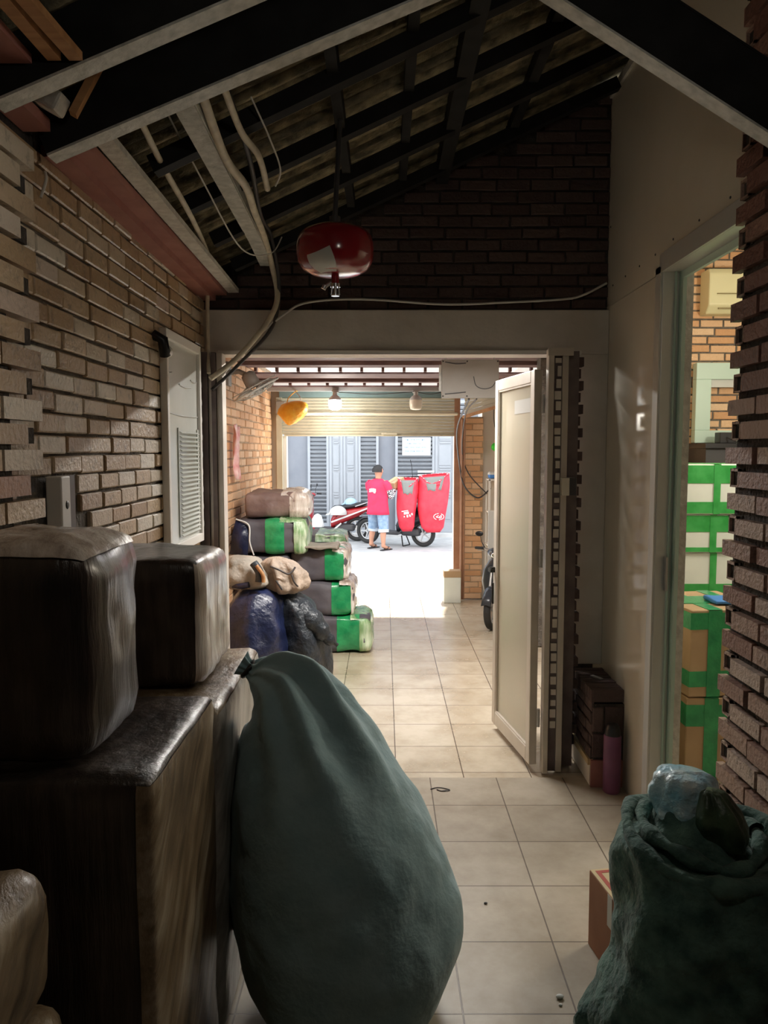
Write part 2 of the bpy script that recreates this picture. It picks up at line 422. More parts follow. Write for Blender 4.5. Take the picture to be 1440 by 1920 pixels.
def skylight_mat():
    m = bpy.data.materials.new('skylight'); m.use_nodes = True; nt = m.node_tree; N = nt.nodes; L = nt.links
    N.remove(N['Principled BSDF']); t = N.new('ShaderNodeBsdfTranslucent'); t.inputs[0].default_value = (.85, .72, .72, 1)
    g = N.new('ShaderNodeBsdfDiffuse'); g.inputs[0].default_value = (.5, .42, .42, 1)
    x = N.new('ShaderNodeMixShader'); x.inputs[0].default_value = .25
    L.new(t.outputs[0], x.inputs[1]); L.new(g.outputs[0], x.inputs[2]); L.new(x.outputs[0], N['Material Output'].inputs[0]); return m
M['skylight'] = skylight_mat()

M['notice_board'] = mat('notice_board', (.58,.63,.66), .6)
M['notice_ink'] = mat('notice_ink', (.16,.30,.45), .6)
# ---------------------------------------------------------------- the setting
def struct(o): o['kind'] = 'structure'; return o
XL, XR, YL = -.93, 1.14, 3.98            # left wall, right wall, lintel wall
def roof_z(x): return 2.50 + .46*(x+.93)

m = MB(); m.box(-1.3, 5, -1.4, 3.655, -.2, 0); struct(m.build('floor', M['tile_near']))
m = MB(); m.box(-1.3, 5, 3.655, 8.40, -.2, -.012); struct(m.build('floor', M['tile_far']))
m = MB(); m.add([(-3,8.4,-.012),(3,8.4,-.012),(3,10.2,-.35),(-3,10.2,-.35),(-3,8.4,-.5),(3,8.4,-.5),(3,10.2,-.5),(-3,10.2,-.5)],
    [(0,3,2,1)[::-1],(4,5,6,7)[::-1],(0,4,7,3),(1,2,6,5)]); struct(m.build('floor', M['ramp']))
m = MB(); m.box(-30, 30, 10.2, 40, -.5, -.35); struct(m.build('floor', M['street']))

def brick_wall(mb, axis, plane, sgn, u0, u1, z0, z1, bl=.185, bh=.05, mo=.009, top=None, holes=(), depth=.018, jit=.004, rfun=None):
    """bricks standing proud of a wall plane; axis 'x' = plane of constant x running along y, 'y' the other way"""
    row = 0; z = z0
    while z + bh*.5 < z1:
        zt = min(z+bh, z1)
        u = u0 - (bl+mo)*(.5 if row % 2 else 0) - random.uniform(0, .02)
        while u < u1:
            L = bl*random.uniform(.86, 1.08)
            a, b = max(u, u0), min(u+L, u1)
            ok = b-a > .025
            if ok and top and zt > top((a+b)/2)-.02: ok = False
            for (h0, h1, g0, g1) in holes:
                if b > h0 and a < h1 and zt > g0 and z < g1: ok = False
            if ok:
                d = depth + random.uniform(-jit, jit)
                zz0, zz1 = z+random.uniform(-.003, .003), zt+random.uniform(-.003, .003)
                p0, p1 = sorted((plane, plane+sgn*d))
                r = random.random() if rfun is None else rfun((a+b)/2, z)
                e = .004
                # chamfered face
                vs = []
                for (pp, k) in ((plane, 0), (plane+sgn*(d-e), 0), (plane+sgn*d, e)):
                    for (uu, zz) in ((a+k, zz0+k), (b-k, zz0+k), (b-k, zz1-k), (a+k, zz1-k)):
                        q = random.uniform(-.0015, .0015)
                        vs.append((pp, uu+q, zz) if axis == 'x' else (uu+q, pp, zz))
                fs = [(8,9,10,11)]
                for s0 in (0, 4):
                    for k in range(4):
                        fs.append((s0+k, s0+(k+1) % 4, s0+4+(k+1) % 4, s0+4+k))
                mb.add(vs, fs, 1, r)
            u += L+mo
        z += bh+mo; row += 1

# left wall with its brickwork
m = MB(); m.box(XL-.2, XL, -1.4, YL+.17, 0, 2.40, 0)
brick_wall(m, 'x', XL, 1, .4, YL, 0, 2.39, depth=.014, holes=((2.06, 2.26, 1.36, 1.53),))
struct(m.build('wall_left', [M['mortar'], M['brick_left']]))
# thicker toothed brick pier nearest the camera on the left
m = MB(); m.box(XL+.0005, XL+.03, .4, 1.86, 0, 2.34, 0)
z = 0; k = 0
while z < 2.30:
    y1 = 1.985 if k % 2 else 1.905
    for (a, b) in ((y1-.20, y1), (y1-.41, y1-.21), (y1-.62, y1-.42), (y1-.83, y1-.63), (y1-1.04, y1-.84)):
        m.box(XL+.02, XL+.052+random.uniform(-.004, .004), a, b, z+random.uniform(0, .004), z+.052, 1)
    if k % 2 == 0: m.box(XL+.016, XL+.034, 1.91, 1.975, z+.006, z+.046, 2)
    z += .062; k += 1
struct(m.build('wall_left', [M['mortar_dark'], M['brick_left'], M['mortar_dark']]))

# gable wall over the lintel
m = MB()
gx0, gx1 = XL, XR
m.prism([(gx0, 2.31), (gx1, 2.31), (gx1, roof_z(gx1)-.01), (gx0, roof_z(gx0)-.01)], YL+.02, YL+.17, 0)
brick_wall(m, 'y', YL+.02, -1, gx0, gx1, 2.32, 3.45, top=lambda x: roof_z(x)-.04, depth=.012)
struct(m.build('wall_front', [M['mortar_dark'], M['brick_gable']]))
# plastered lintel and pier
m = MB(); m.box(XL, XR, YL-.03, YL+.14, 2.09, 2.31); struct(m.build('trim_1', M['plaster'], bevel=.004))
m = MB(); m.box(.965, XR, YL-.03, YL+.14, .485, 2.09); struct(m.build('trim_2', M['plaster'], bevel=.004))
m = MB(); m.box(-.84, 1.0, YL-.045, YL-.031, 2.085, 2.105); struct(m.build('trim_3', M['white_paint']))

# right wall: white laminate panels on the frame of the side doorway
m = MB(); m.box(XR, XR+.11, 3.22, YL+.14, 0, 2.325); m.box(XR, XR+.11, -1.4, 3.19, 2.40, 3.36); m.box(XR, XR+.11, 3.19, YL+.14, 2.33, 3.36)
struct(m.build('wall_right', M['panel_white']))
m = MB(); m.box(XR-.014, XR+.03, 2.3, YL, 3.35, 3.39); struct(m.build('trim_4', M['white_board']))
scr = MB()
for (y, z) in [(3.25, .2+.28*i) for i in range(8)] + [(3.96, .62+.42*i) for i in range(6)] + [(3.3+.2*i, 2.42) for i in range(4)] + [(2.6+.25*i, 2.43) for i in range(3)]:
    scr.ell((XR-.001, y, z), .003, .005, .005, 8, 6)
struct(scr.build('trim_5', M['dark_grey']))
# brick wall (toothed end) on the right, nearest the camera
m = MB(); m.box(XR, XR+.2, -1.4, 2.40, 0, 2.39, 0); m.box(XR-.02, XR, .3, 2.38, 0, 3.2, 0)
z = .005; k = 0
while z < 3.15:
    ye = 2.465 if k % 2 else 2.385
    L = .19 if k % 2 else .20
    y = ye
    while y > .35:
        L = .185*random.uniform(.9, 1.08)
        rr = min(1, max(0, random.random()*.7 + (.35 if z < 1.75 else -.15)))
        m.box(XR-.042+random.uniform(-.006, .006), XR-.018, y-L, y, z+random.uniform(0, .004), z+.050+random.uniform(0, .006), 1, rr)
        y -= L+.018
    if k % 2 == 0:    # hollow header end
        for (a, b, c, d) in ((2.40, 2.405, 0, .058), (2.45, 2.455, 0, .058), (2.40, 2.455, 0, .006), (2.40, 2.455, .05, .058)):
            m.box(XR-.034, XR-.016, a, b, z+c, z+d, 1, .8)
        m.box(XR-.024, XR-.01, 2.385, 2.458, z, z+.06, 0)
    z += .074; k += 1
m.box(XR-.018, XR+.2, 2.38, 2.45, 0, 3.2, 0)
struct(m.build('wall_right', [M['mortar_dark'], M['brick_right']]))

# low brick plinth at the foot of the pier
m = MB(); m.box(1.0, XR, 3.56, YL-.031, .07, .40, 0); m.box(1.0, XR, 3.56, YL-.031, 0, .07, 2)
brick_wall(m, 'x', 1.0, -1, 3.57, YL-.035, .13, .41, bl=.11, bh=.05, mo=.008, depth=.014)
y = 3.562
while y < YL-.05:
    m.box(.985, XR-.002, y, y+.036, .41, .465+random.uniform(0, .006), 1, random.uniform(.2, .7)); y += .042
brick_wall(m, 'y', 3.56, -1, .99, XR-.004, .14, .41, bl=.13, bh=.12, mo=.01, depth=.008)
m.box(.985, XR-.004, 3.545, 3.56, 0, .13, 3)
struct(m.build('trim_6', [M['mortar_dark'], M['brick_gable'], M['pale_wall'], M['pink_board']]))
# yellow strip and skirting on the side of the plinth, running back under the door frame
m = MB(); m.box(.975, .9995, 3.57, YL-.03, .10, .13); m.box(.985, .9995, 3.57, YL-.03, 0, .10, 1)
struct(m.build('baseboard_right', [M['carton_pale'], M['pale_wall']]))
# brick stub with toothed end behind the door frame
m = MB(); m.box(1.0, 1.39, YL+.141, 4.32, 0, 2.09, 0)
z = 0; k = 0
while z < 2.05:
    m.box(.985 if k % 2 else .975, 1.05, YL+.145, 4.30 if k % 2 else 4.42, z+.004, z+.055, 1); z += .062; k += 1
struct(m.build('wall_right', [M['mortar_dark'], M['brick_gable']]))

# sloping corrugated roof over the near room
m = MB(); rows = []
for i in range(360):
    y = -1.4 + i*(YL+.1+1.4)/359
    dz = .020*math.sin(2*math.pi*y/.075)
    rows.append([Vector((x, y, roof_z(x)+dz)) for x in (-1.15, -.6, 0, .6, 1.3)])
m.loft(rows, 0, False, closed=False)
struct(m.build('ceiling', M['roof'], solid=.008))
m = MB()
m.box(XL-.2, XL, -1.4, YL+.17, 2.40, 2.49)
m.box(XL, 1.34, -1.55, -1.4, 0, 3.6); m.box(XR+.11, XR+.2, -1.4, YL, 3.2, 3.6)
struct(m.build('wall_back', M['mortar_dark']))
# boards under the eave
m = MB(); m.beam((XL+.04, 2.14, 2.405), (XL+.04, YL, 2.375), .07, .03); m.beam((XL+.10, 2.14, 2.43), (XL+.10, YL, 2.40), .06, .025); m.beam((XL+.04, 1.86, 2.43), (XL+.04, 2.04, 2.43), .07, .03)
m.box(-.875, -.78, 1.2, 1.775, 2.455, 2.475)
struct(m.build('trim_7', M['pink_board']))
m = MB(); m.beam((XL+.165, 2.14, 2.452), (XL+.165, YL, 2.41), .055, .02); struct(m.build('trim_8', M['white_board']))

# purlins along the room, dark rafters up the slope
for i, (x, wd, ht) in enumerate(((-.158, .035, .07), (.09, .035, .06), (.29, .06, .10), (.62, .04, .06))):
    m = MB(); z = roof_z(x)-.026-ht/2; m.box(x-wd/2, x+wd/2, .4, YL+.0, z-ht/2, z+ht/2)
    tag(m.build('purlin', M['black_metal']), ['dark narrow roof purlin above the hanging red extinguisher', 'dark thin roof purlin just right of the one above the extinguisher', 'dark thick roof purlin running towards the middle of the gable wall', 'dark thin roof purlin nearest the white right wall'][i], 'purlin', 'roof purlins')
names = ['dark rafter behind the front truss, nearest of the plain rafters', 'dark sloping rafter halfway to the gable wall', 'dark sloping rafter over the red extinguisher', 'dark sloping rafter closest to the gable wall']
for i, y in enumerate((2.5, 2.9, 3.35, 3.8)):
    m = MB(); m.beam((XL+.20, y, roof_z(XL+.20)-.10), (XR-.03, y, roof_z(XR-.03)-.10), .05, .055)
    tag(m.build('rafter', M['black_metal']), names[i], 'rafter', 'plain roof rafters')

def steel_beam(name, y, p0, p1, label, w_=.055, h=.145):
    """black painted channel with a bare grey bottom flange"""
    x0, z0 = p0; x1, z1 = p1
    d = Vector((x1-x0, 0, z1-z0)).normalized(); up = Vector((-d.z, 0, d.x))
    if up.z < 0: up = -up
    o = thing(name, (x0, y, z0), label, 'beam', 'near roof beams')
    m = MB(); m.beam(Vector((x0, y, z0))+up*(h/2+.004), Vector((x1, y, z1))+up*(h/2+.004), .02, h, up=(0, 0, 1)); m.build('web', M['black_metal'], o)
    m = MB(); m.beam(Vector((x0, y+.015, z0)), Vector((x1, y+.015, z1)), w_, .006); m.build('bottom_flange', M['galv'], o)
    m = MB(); m.beam(Vector((x0, y+.015, z0))+up*(h+.006), Vector((x1, y+.015, z1))+up*(h+.006), w_, .006); m.build('top_flange', M['black_metal'], o)
    return o
steel_beam('roof_beam', 1.80, (XL+.052, 2.40-.02), (.42, 2.91), 'black steel roof beam nearest the camera, crossing the top left corner')
steel_beam('roof_beam', 2.08, (XL+.052, 2.368), (.30, 2.845), 'black steel roof beam with grey underside, second from the camera, resting on the left brick wall')
steel_beam('roof_beam', 2.05+.03, (.36, 2.815), (1.115, 2.355), 'black steel roof beam falling to the right brick pillar, top right corner')

# white steel channel running back under the roof, and its conduits
m = MB(); m.beam((-.54, 2.12, 2.53), (-.57, 3.5, 2.53), .06, .012); m.beam((-.51, 2.12, 2.555), (-.54, 3.5, 2.555), .006, .05)
m.beam((-.57, 2.12, 2.555), (-.60, 3.5, 2.555), .006, .05); m.beam((-.57, 3.5, 2.53), (-.585, 3.9, 2.52), .06, .012)
tag(m.build('steel_channel', M['galv']), 'pale grey steel channel running back beneath the roof beside the conduits', 'channel')

# wooden bits and plastic scraps stored in the top left roof corner
bits = [((-.737, 1.30, 2.47), (-.730, 1.775, 2.47), M['wood'], 'leftmost orange wooden batten in the top left roof corner'),
        ((-.703, 1.30, 2.47), (-.682, 1.775, 2.47), M['wood'], 'orange wooden batten in the top left roof corner, right of the other'),
        ((-.78, 2.0, 2.44), (-.70, 2.02, 2.60), M['wood'], 'short tan batten propped between the two left roof beams')]
for a, b, mt, lb in bits:
    m = MB(); m.beam(a, b, .03, .018); tag(m.build('wooden_batten', mt), lb, 'batten', 'battens in the roof corner')
m = MB(); m.obox((-.84, 1.98, 2.475), (.10, .06, .05), Matrix.Rotation(.5, 3, 'Y')); tag(m.build('foam_block', M['white_board'], bevel=.008), 'small white block tucked between the left roof beams', 'block')

# ---------------------------------------------------------------- far room
FL, FR, YT = -1.22, 1.42, 8.38
m = MB(); m.box(FL-.15, FL, YL+.17, YT, 0, 2.45, 0); brick_wall(m, 'x', FL, 1, YL+.18, YT-.06, 0, 2.4, bl=.20, bh=.055, mo=.012, depth=.008)
struct(m.build('wall_left', [M['mortar_warm'], M['brick_far']]))
m = MB(); m.box(FL-.15, XL-.2, YL+.14, YL+.17, 0, 2.45); m.box(XL-.2, XL, YL+.17, YL+.18, 0, 2.45); struct(m.build('wall_left', M['plaster']))
m = MB(); m.box(FR-.03, FR, 4.32, YT, 0, 2.45); struct(m.build('wall_right', M['pale_wall']))
# roof of the far room: three sheets stepping down, daylight in the gaps between them
for q in ((YL+.14, 6.95, 2.34, 2.36), (7.0, 7.93, 2.29, 2.305), (7.97, YT, 2.255, 2.268)):
    m = MB(); m.box(FL-.15, FR, *q); struct(m.build('ceiling', M['ceiling_dark']))
m = MB()
for i in range(14):
    x = -1.15+i*.19
    m.box(x-.012, x+.012, 6.94, 7.0, 2.305, 2.345); m.box(x-.014, x+.014, 7.92, 7.975, 2.268, 2.295)
struct(m.build('trim_15', M['ceiling_dark']))
for y, lb in ((6.5, 'dark red wooden ceiling joist over the far room, nearest the doorway'), (7.5, 'dark red wooden ceiling joist between the two bright roof slits')):
    zt = 2.339 if y < 7 else 2.289
    m = MB(); m.box(FL, FR-.03, y-.04, y+.04, zt-.03, zt); tag(m.build('ceiling_joist', M['ceiling_dark']), lb, 'joist', 'far room joists')
m = MB(); m.box(FL, .62, 8.02, 8.08, 2.215, 2.254)
tag(m.build('support_rail', M['grey_beam']), 'grey steel rail below the far ceiling carrying the bulbs', 'rail')
# front wall above and beside the shutter, raised unseen to block sun
m = MB(); m.box(FL-.15, 5, YT, YT+.12, 2.30, 5.6); m.box(FL-2.5, -1.13, YT, YT+.12, -.4, 2.3); struct(m.build('wall_front', M['pale_wall']))
m = MB(); m.box(-1.12, .82, YT-.10, YT, 2.17, 2.254); struct(m.build('trim_9', M['teal']))

sh = thing('roller_shutter', (-.15, YT, 1.76), 'beige ribbed roller shutter rolled halfway up over the far street opening', 'shutter')
m = MB(); z = 1.775
prof = []
while z < 2.17:
    m.prism([(0, 0), (.012, .006), (.014, .024), (.004, .032), (0, .032)], -1.10, .80, 0, T=lambda q, z=z: Vector((q.y, YT-.02-q.x, z+q.z)))
    z += .033
m.build('curtain', M['shutter'], sh)
m = MB(); m.box(-1.08, .78, YT-.045, YT-.008, 1.755, 1.775); m.build('bottom_bar', M['shutter'], sh)
for x in (-1.13, .79):
    m = MB(); m.box(x-.03, x+.03, YT-.06, YT-.002, -.012, 2.17); m.build('guide_rail', M['brown_pipe'] if x > 0 else M['shutter'], sh)
m = MB(); m.tube([(-1.12, YT-.13, 1.99), (.78, YT-.13, 1.99)], .018, 10); m.box(-1.12, -1.10, YT-.14, YT-.06, 1.98, 2.0); m.box(.77, .79, YT-.14, YT-.06, 1.98, 2.0); m.build('crossbar', M['pipe_cream'], sh)
m = MB(); m.obox((-1.10, YT-.12, 2.06), (.10, .10, .13)); m.build('motor_box', M['panel_grey'], sh, bevel=.008)
m = MB(); m.box(-.03, .14, YT-.075, YT-.05, 1.775, 1.79); m.build('shutter_handle', M['pipe_cream'], sh, bevel=.004)
m = MB(); m.box(-1.10, -1.06, YT+.001, YT+.12, -.012, 1.76); m.box(.76, .79, YT+.001, YT+.12, -.012, 1.76); struct(m.build('trim_10', M['white_paint']))  # sunlit edges of the opening, their brightness put in as white

# brick column right of the street opening, pale wall beyond
m = MB(); m.box(.87, 1.06, YT-.14, YT-.001, 0, 1.96, 0); brick_wall(m, 'y', YT-.14, -1, .87, 1.06, 0, 1.95, bl=.19, bh=.055, mo=.008, depth=.006)
m.box(.82, .87, YT-.12, YT-.001, -.012, 1.96, 2)
struct(m.build('wall_front', [M['mortar_warm'], M['brick_far'], M['brown_pipe']]))
m = MB(); m.box(1.06, 2.4, YT-.04, YT+.12, -.012, 2.3); struct(m.build('wall_front', M['pale_wall']))
m = MB(); m.beam((.84, YT-.18, 1.955), (1.20, YT-.5, 2.06), .03, .03); struct(m.build('trim_11', M['wood']))
m = MB()
for k in range(5): m.beam((.86, YT-.16-.0*k, 2.0+.045*k), (1.26, YT-.5, 2.10+.045*k), .012, .040)
tag(m.build('folded_shutter', M['shutter']), 'beige slatted panel angled above the far brick column', 'panel')

# ---------------------------------------------------------------- right hand room seen through the side doorway
m = MB(); m.box(1.25, 5, 6.2, 6.35, 0, 3.3, 0); brick_wall(m, 'y', 6.2, -1, 1.5, 4.2, .6, 3.2, bl=.20, bh=.052, mo=.014, depth=.006)
struct(m.build('wall_front', [M['mortar'], M['brick_far']]))
for q in ((4.6, 4.75, -1.4, 6.2, 0, 3.2), (1.45, 4.6, -1.4, -1.3, 0, 3.2), (1.40, 1.43, 4.15, 6.2, 0, 3.2)):
    m = MB(); m.box(*q); struct(m.build('wall_right', M['pale_wall']))
m = MB(); m.box(1.26, 4.75, -1.4, 6.35, 3.2, 3.3); struct(m.build('ceiling', M['white_paint']))
m = MB()
for k in range(12): m.box(1.3, 4.6, -1+k*.6, -.99+k*.6, 3.19, 3.2)
struct(m.build('trim_12', M['label_grey']))
# side doorway frame and sliding leaf
d1 = thing('door_1', (1.2, 3.16, 0), None, None); d1['kind'] = 'structure'
m = MB(); m.box(XR-.012, XR+.10, 3.17, 3.215, 0, 2.32); m.box(XR-.012, XR+.10, 2.45, 3.215, 2.32, 2.40); m.build('door_frame', M['alu'], d1, bevel=.002)
m = MB(); m.box(XR-.02, XR-.012, 3.175, 3.235, 0, 2.345); m.box(XR-.02, XR-.012, 2.45, 3.235, 2.32, 2.345); m.build('architrave', M['alu'], d1)
m = MB(); m.box(XR+.055, XR+.07, 3.13, 3.17, 0, 2.32); m.box(XR+.035, XR+.04, 3.155, 3.17, 0, 2.32); m.box(XR+.055, XR+.07, 2.45, 3.13, 2.29, 2.318); m.build('track_strip', M['mint'], d1)
m = MB(); m.box(XR+.072, XR+.10, 3.135, 3.169, 0, 2.318); m.build('jamb_liner', M['white_board'], d1)
m = MB(); m.box(XR+.025, XR+.034, 3.145, 3.169, 1.02, 1.16); m.build('latch', M['silver'], d1)

ac = thing('air_conditioner', (2.9, 6.08, 2.66), 'cream wall air conditioner high on the brick wall of the side room', 'air conditioner')
m = MB(); m.prism([(-.18, 0), (-.06, 0), (0, .06), (.0, .30), (-.03, .34), (-.18, .34)], 2.50, 3.40, 0, T=lambda q: Vector((q.y, 6.02-q.x, 2.66+q.z))); m.build('body', M['ac_cream'], ac, bevel=.012)
m = MB(); m.box(2.56, 3.34, 6.008, 6.018, 2.80, 2.806); m.box(2.58, 3.34, 6.03, 6.04, 2.69, 2.70); m.build('air_slot', M['ac_dark'], ac)
wf = thing('window_1', (3.0, 6.15, 1.66), None, None); wf['kind'] = 'structure'
m = MB()
for a in ((2.46, 3.5, 1.66, 1.76), (2.46, 3.5, 2.16, 2.29), (2.46, 2.58, 1.76, 2.16), (3.4, 3.5, 1.76, 2.16)): m.box(a[0], a[1], 6.11, 6.185, a[2], a[3])
m.build('window_frame', M['mint'], wf, bevel=.004)
m = MB(); m.box(2.58, 3.4, 6.13, 6.17, 2.10, 2.16); m.build('blind_roll', M['label_grey'], wf)
sh = thing('wall_shelf', (3.0, 5.95, 1.48), 'black shelf unit under the mint framed opening in the side room', 'shelf')
m = MB(); m.box(2.42, 3.6, 5.80, 6.18, 1.62, 1.655); m.build('shelf_top', M['black_plastic'], sh)
m = MB(); m.box(2.44, 3.58, 5.84, 6.18, 1.40, 1.619); m.build('shelf_body', M['dark_grey'], sh)
for x in (2.5, 3.5):
    m = MB(); m.box(x-.03, x+.03, 5.86, 5.92, 0, 1.399); m.build('leg', M['dark_grey'], sh)
    m = MB(); m.box(x-.03, x+.03, 6.10, 6.16, 0, 1.399); m.build('leg', M['dark_grey'], sh)
rt = thing('router', (2.66, 5.95, 1.655), 'small black router on the shelf in the side room', 'router')
m = MB(); m.box(2.57, 2.70, 5.90, 6.0, 1.656, 1.74); m.build('case', M['black_plastic'], rt, bevel=.005)
m = MB(); m.tube(spline([(2.62, 5.89, 1.70), (2.66, 5.79, 1.66), (2.72, 5.80, 1.60), (2.78, 5.79, 1.70), (2.9, 5.88, 1.70)]), .005, 6); m.build('cable', M['cable_dark'], rt)
lt = thing('added_tube_lamp', (2.5, 3.4, 3.15), 'added unseen tube lamp on the side room ceiling', 'lamp')  # added lamp, out of view, to brighten the side room
m = MB(); m.box(1.95, 3.15, 3.36, 3.44, 3.16, 3.199); m.build('housing', M['white_paint'], lt)
m = MB(); m.tube([(1.97, 3.4, 3.145), (3.13, 3.4, 3.145)], .014, 10); m.build('tube', M['added_lamp_glow'], lt)
ld = bpy.data.lights.new('side_room_fill', 'AREA'); ld.shape = 'RECTANGLE'; ld.size = 1.1; ld.size_y = .05; ld.energy = ROOM_W; ld.color = (1, .95, .80)
lo = bpy.data.objects.new('side_room_fill', ld); COL.objects.link(lo); lo.location = (2.55, 3.4, 3.12)

gl = thing('added_globe_lamp', (3.0, 4.2, 2.2), 'added unseen globe lamp hanging in the side room', 'lamp')  # added lamp, throws fill through the side doorway onto sack and parcels
m = MB(); m.ell((3.0, 4.2, 2.25), .10, .10, .10, 20, 12); m.build('globe', M['added_lamp_glow'], gl)
m = MB(); m.tube([(3.0, 4.2, 2.35), (3.0, 4.2, 3.199)], .006, 6); m.build('cord', M['cable_dark'], gl)
ld = bpy.data.lights.new('globe_fill', 'POINT'); ld.energy = GLOBE_W; ld.color = (1, .90, .72); ld.shadow_soft_size = .12
lo = bpy.data.objects.new('globe_fill', ld); COL.objects.link(lo); lo.location = (2.86, 4.08, 2.25)

def taped_box(x0, x1, y0, y1, z0, z1, label, bodym, tapem, bands, group, rot=0, lid=True, name='cardboard_box'):
    """carton with green tape bands wound round it; bands in fractions of the height"""
    cx, cy = (x0+x1)/2, (y0+y1)/2; o = thing(name, (cx, cy, z0), label, 'box', group)
    m = MB(); m.box(x0, x1, y0, y1, z0, z1); m.build('carton', bodym, o, bevel=.006)
    h = z1-z0; e = .0025
    for (a, b) in bands:
        m = MB(); za, zb = z0+h*a, z0+h*b
        for q in ((x0-e, x1+e, y0-e, y0-.0002), (x0-e, x1+e, y1+.0002, y1+e), (x0-e, x0-.0002, y0, y1), (x1+.0002, x1+e, y0, y1)): m.box(q[0], q[1], q[2], q[3], za, zb)
        m.build('tape_band', tapem, o)
    for fx in (.30, .78):
        m = MB(); xx = x0+(x1-x0)*fx; t = .034 if bodym is M['carton'] else .020
        m.box(xx-t, xx+t, y0-e-.0015, y0-.0002-e, z0+.002, z1-.002) ; m.box(xx-t, xx+t, y0-e-.001, y1+e, z1+.0003, z1+e)
        m.build('tape_strip', tapem, o)
    if lid:
        m = MB(); yy = (y0+y1)/2; m.box(x0-.001, x1+.001, yy-.09, yy+.09, z1+.0003, z1+e*1.4); m.build('tape_strip', tapem, o)
    o.rotation_euler.z = rot
    return o
G = 'cartons in the side room'
taped_box(1.46, 1.86, 3.62, 3.97, 0, .41, 'brown carton with green tape on the side room floor, lowest of its stack', M['carton'], M['tape_green'], ((.66, .92),), G)
taped_box(1.44, 1.84, 3.63, 4.12, .416, .84, 'brown carton banded with green tape under the blue sheet in the side room', M['carton'], M['tape_green'], ((.78, .97), (.12, .30)), G, rot=.10)
taped_box(1.80, 2.40, 4.55, 5.0, 0, .70, 'large carton mostly hidden behind the brown cartons in the side room', M['white_box'], M['tape_light'], ((.7, .9),), G)
taped_box(1.79, 2.39, 4.56, 5.0, .703, .99, 'white carton with green tape just above the brown cartons, third from the top', M['white_box'], M['tape_light'], ((.05, .35),), G)
taped_box(1.78, 2.38, 4.55, 5.0, .993, 1.22, 'white carton wound with wide green tape, second from the top in the side room', M['white_box'], M['tape_light'], ((.55, .98), (.02, .14)), G)
taped_box(1.79, 2.39, 4.54, 5.0, 1.223, 1.52, 'white carton with green bands, topmost of the side room stack', M['white_box'], M['tape_light'], ((.62, .98), (.02, .25)), G)
m = MB(); m.rbox((1.73, 3.80, .856), (.20, .16, .02), .009, 8, .006, 12, 3); tag(m.build('plastic_sheet', M['blue_plain']), 'crumpled blue plastic sheet lying on the top brown carton in the side room', 'plastic sheet')

# added bare bulb above the camera, out of view, as near room fill
o = thing('added_ceiling_bulb', (.25, 1.0, 2.35), 'added unseen ceiling bulb over the near room', 'bulb')
m = MB(); m.tube([(.25, 1.0, 2.47), (.25, 1.0, roof_z(.25))], .005, 6); m.build('cord', M['cable_dark'], o)
m = MB(); m.tube([(.25, 1.0, 2.42), (.25, 1.0, 2.48)], .022, 12); m.build('socket', M['label_grey'], o)
m = MB(); m.ell((.25, 1.0, 2.385), .045, .045, .045); m.build('globe', M['bulb_on'], o)
l = bpy.data.lights.new('near_fill', 'POINT'); l.energy = NEAR_W; l.color = (1, .86, .66); l.shadow_soft_size = .05
lo = bpy.data.objects.new('near_fill', l); COL.objects.link(lo); lo.location = (.25, 1.0, 2.32)

# added tube lamp hidden just behind the lintel, to brighten the interior
o = thing('added_tube_lamp', (.2, 4.7, 2.24), 'added hidden tube lamp in the far room behind the lintel', 'lamp')
m = MB(); m.box(-.4, .8, 4.67, 4.73, 2.29, 2.339); m.build('housing', M['white_paint'], o)
m = MB(); m.tube([(-.38, 4.7, 2.272), (.78, 4.7, 2.272)], .014, 10); m.build('tube', M['added_lamp_glow'], o)
l = bpy.data.lights.new('tube_fill', 'AREA'); l.shape = 'RECTANGLE'; l.size = 1.15; l.size_y = .04; l.energy = TUBE_W; l.color = (1, .96, .91)
lo = bpy.data.objects.new('tube_fill', l); COL.objects.link(lo); lo.location = (.2, 4.7, 2.25)
# ---------------------------------------------------------------- doorway in the lintel wall
d2 = thing('door_2', (.72, 3.95, 0), None, None); d2['kind'] = 'structure'
# the leaf, swung open along the passage
A = Vector((.745, 3.74, .03)); B = Vector((.645, 4.36, .03)); dv = (B-A); LW = dv.length; dv.normalize(); nv = Vector((-dv.y, dv.x, 0))   # nv points to the passage
Mx = Matrix((dv, nv, Vector((0,0,1)))).transposed(); HD = 1.96
def leafbox(mb, u0, u1, w0, w1, z0, z1, m=0): mb.obox(A + dv*((u0+u1)/2) + nv*((w0+w1)/2) + Vector((0,0,(z0+z1)/2-.0)), (u1-u0, w1-w0, z1-z0), Mx, m)
m = MB()
for a in ((0, .055, 0, HD), (LW-.055, LW, 0, HD), (.055, LW-.055, HD-.06, HD), (.055, LW-.055, 0, .075)): leafbox(m, a[0], a[1], -.02, .02, a[2], a[3])
m.build('leaf_frame', M['alu_warm'], d2, bevel=.004)
m = MB(); leafbox(m, .055, LW-.055, -.004, .004, .075, HD-.06); m.build('frosted_panel', M['frost'], d2)
m = MB()
for a in ((.055, .063, .075, HD-.06), (LW-.063, LW-.055, .075, HD-.06), (.063, LW-.063, HD-.068, HD-.06), (.063, LW-.063, .075, .083)): leafbox(m, a[0], a[1], .004, .016, a[2], a[3])
m.build('bead', M['alu_warm'], d2)
m = MB(); leafbox(m, .09, .33, .005, .0065, 1.76, 1.83); m.build('tape_patch', M['label_grey'], d2)
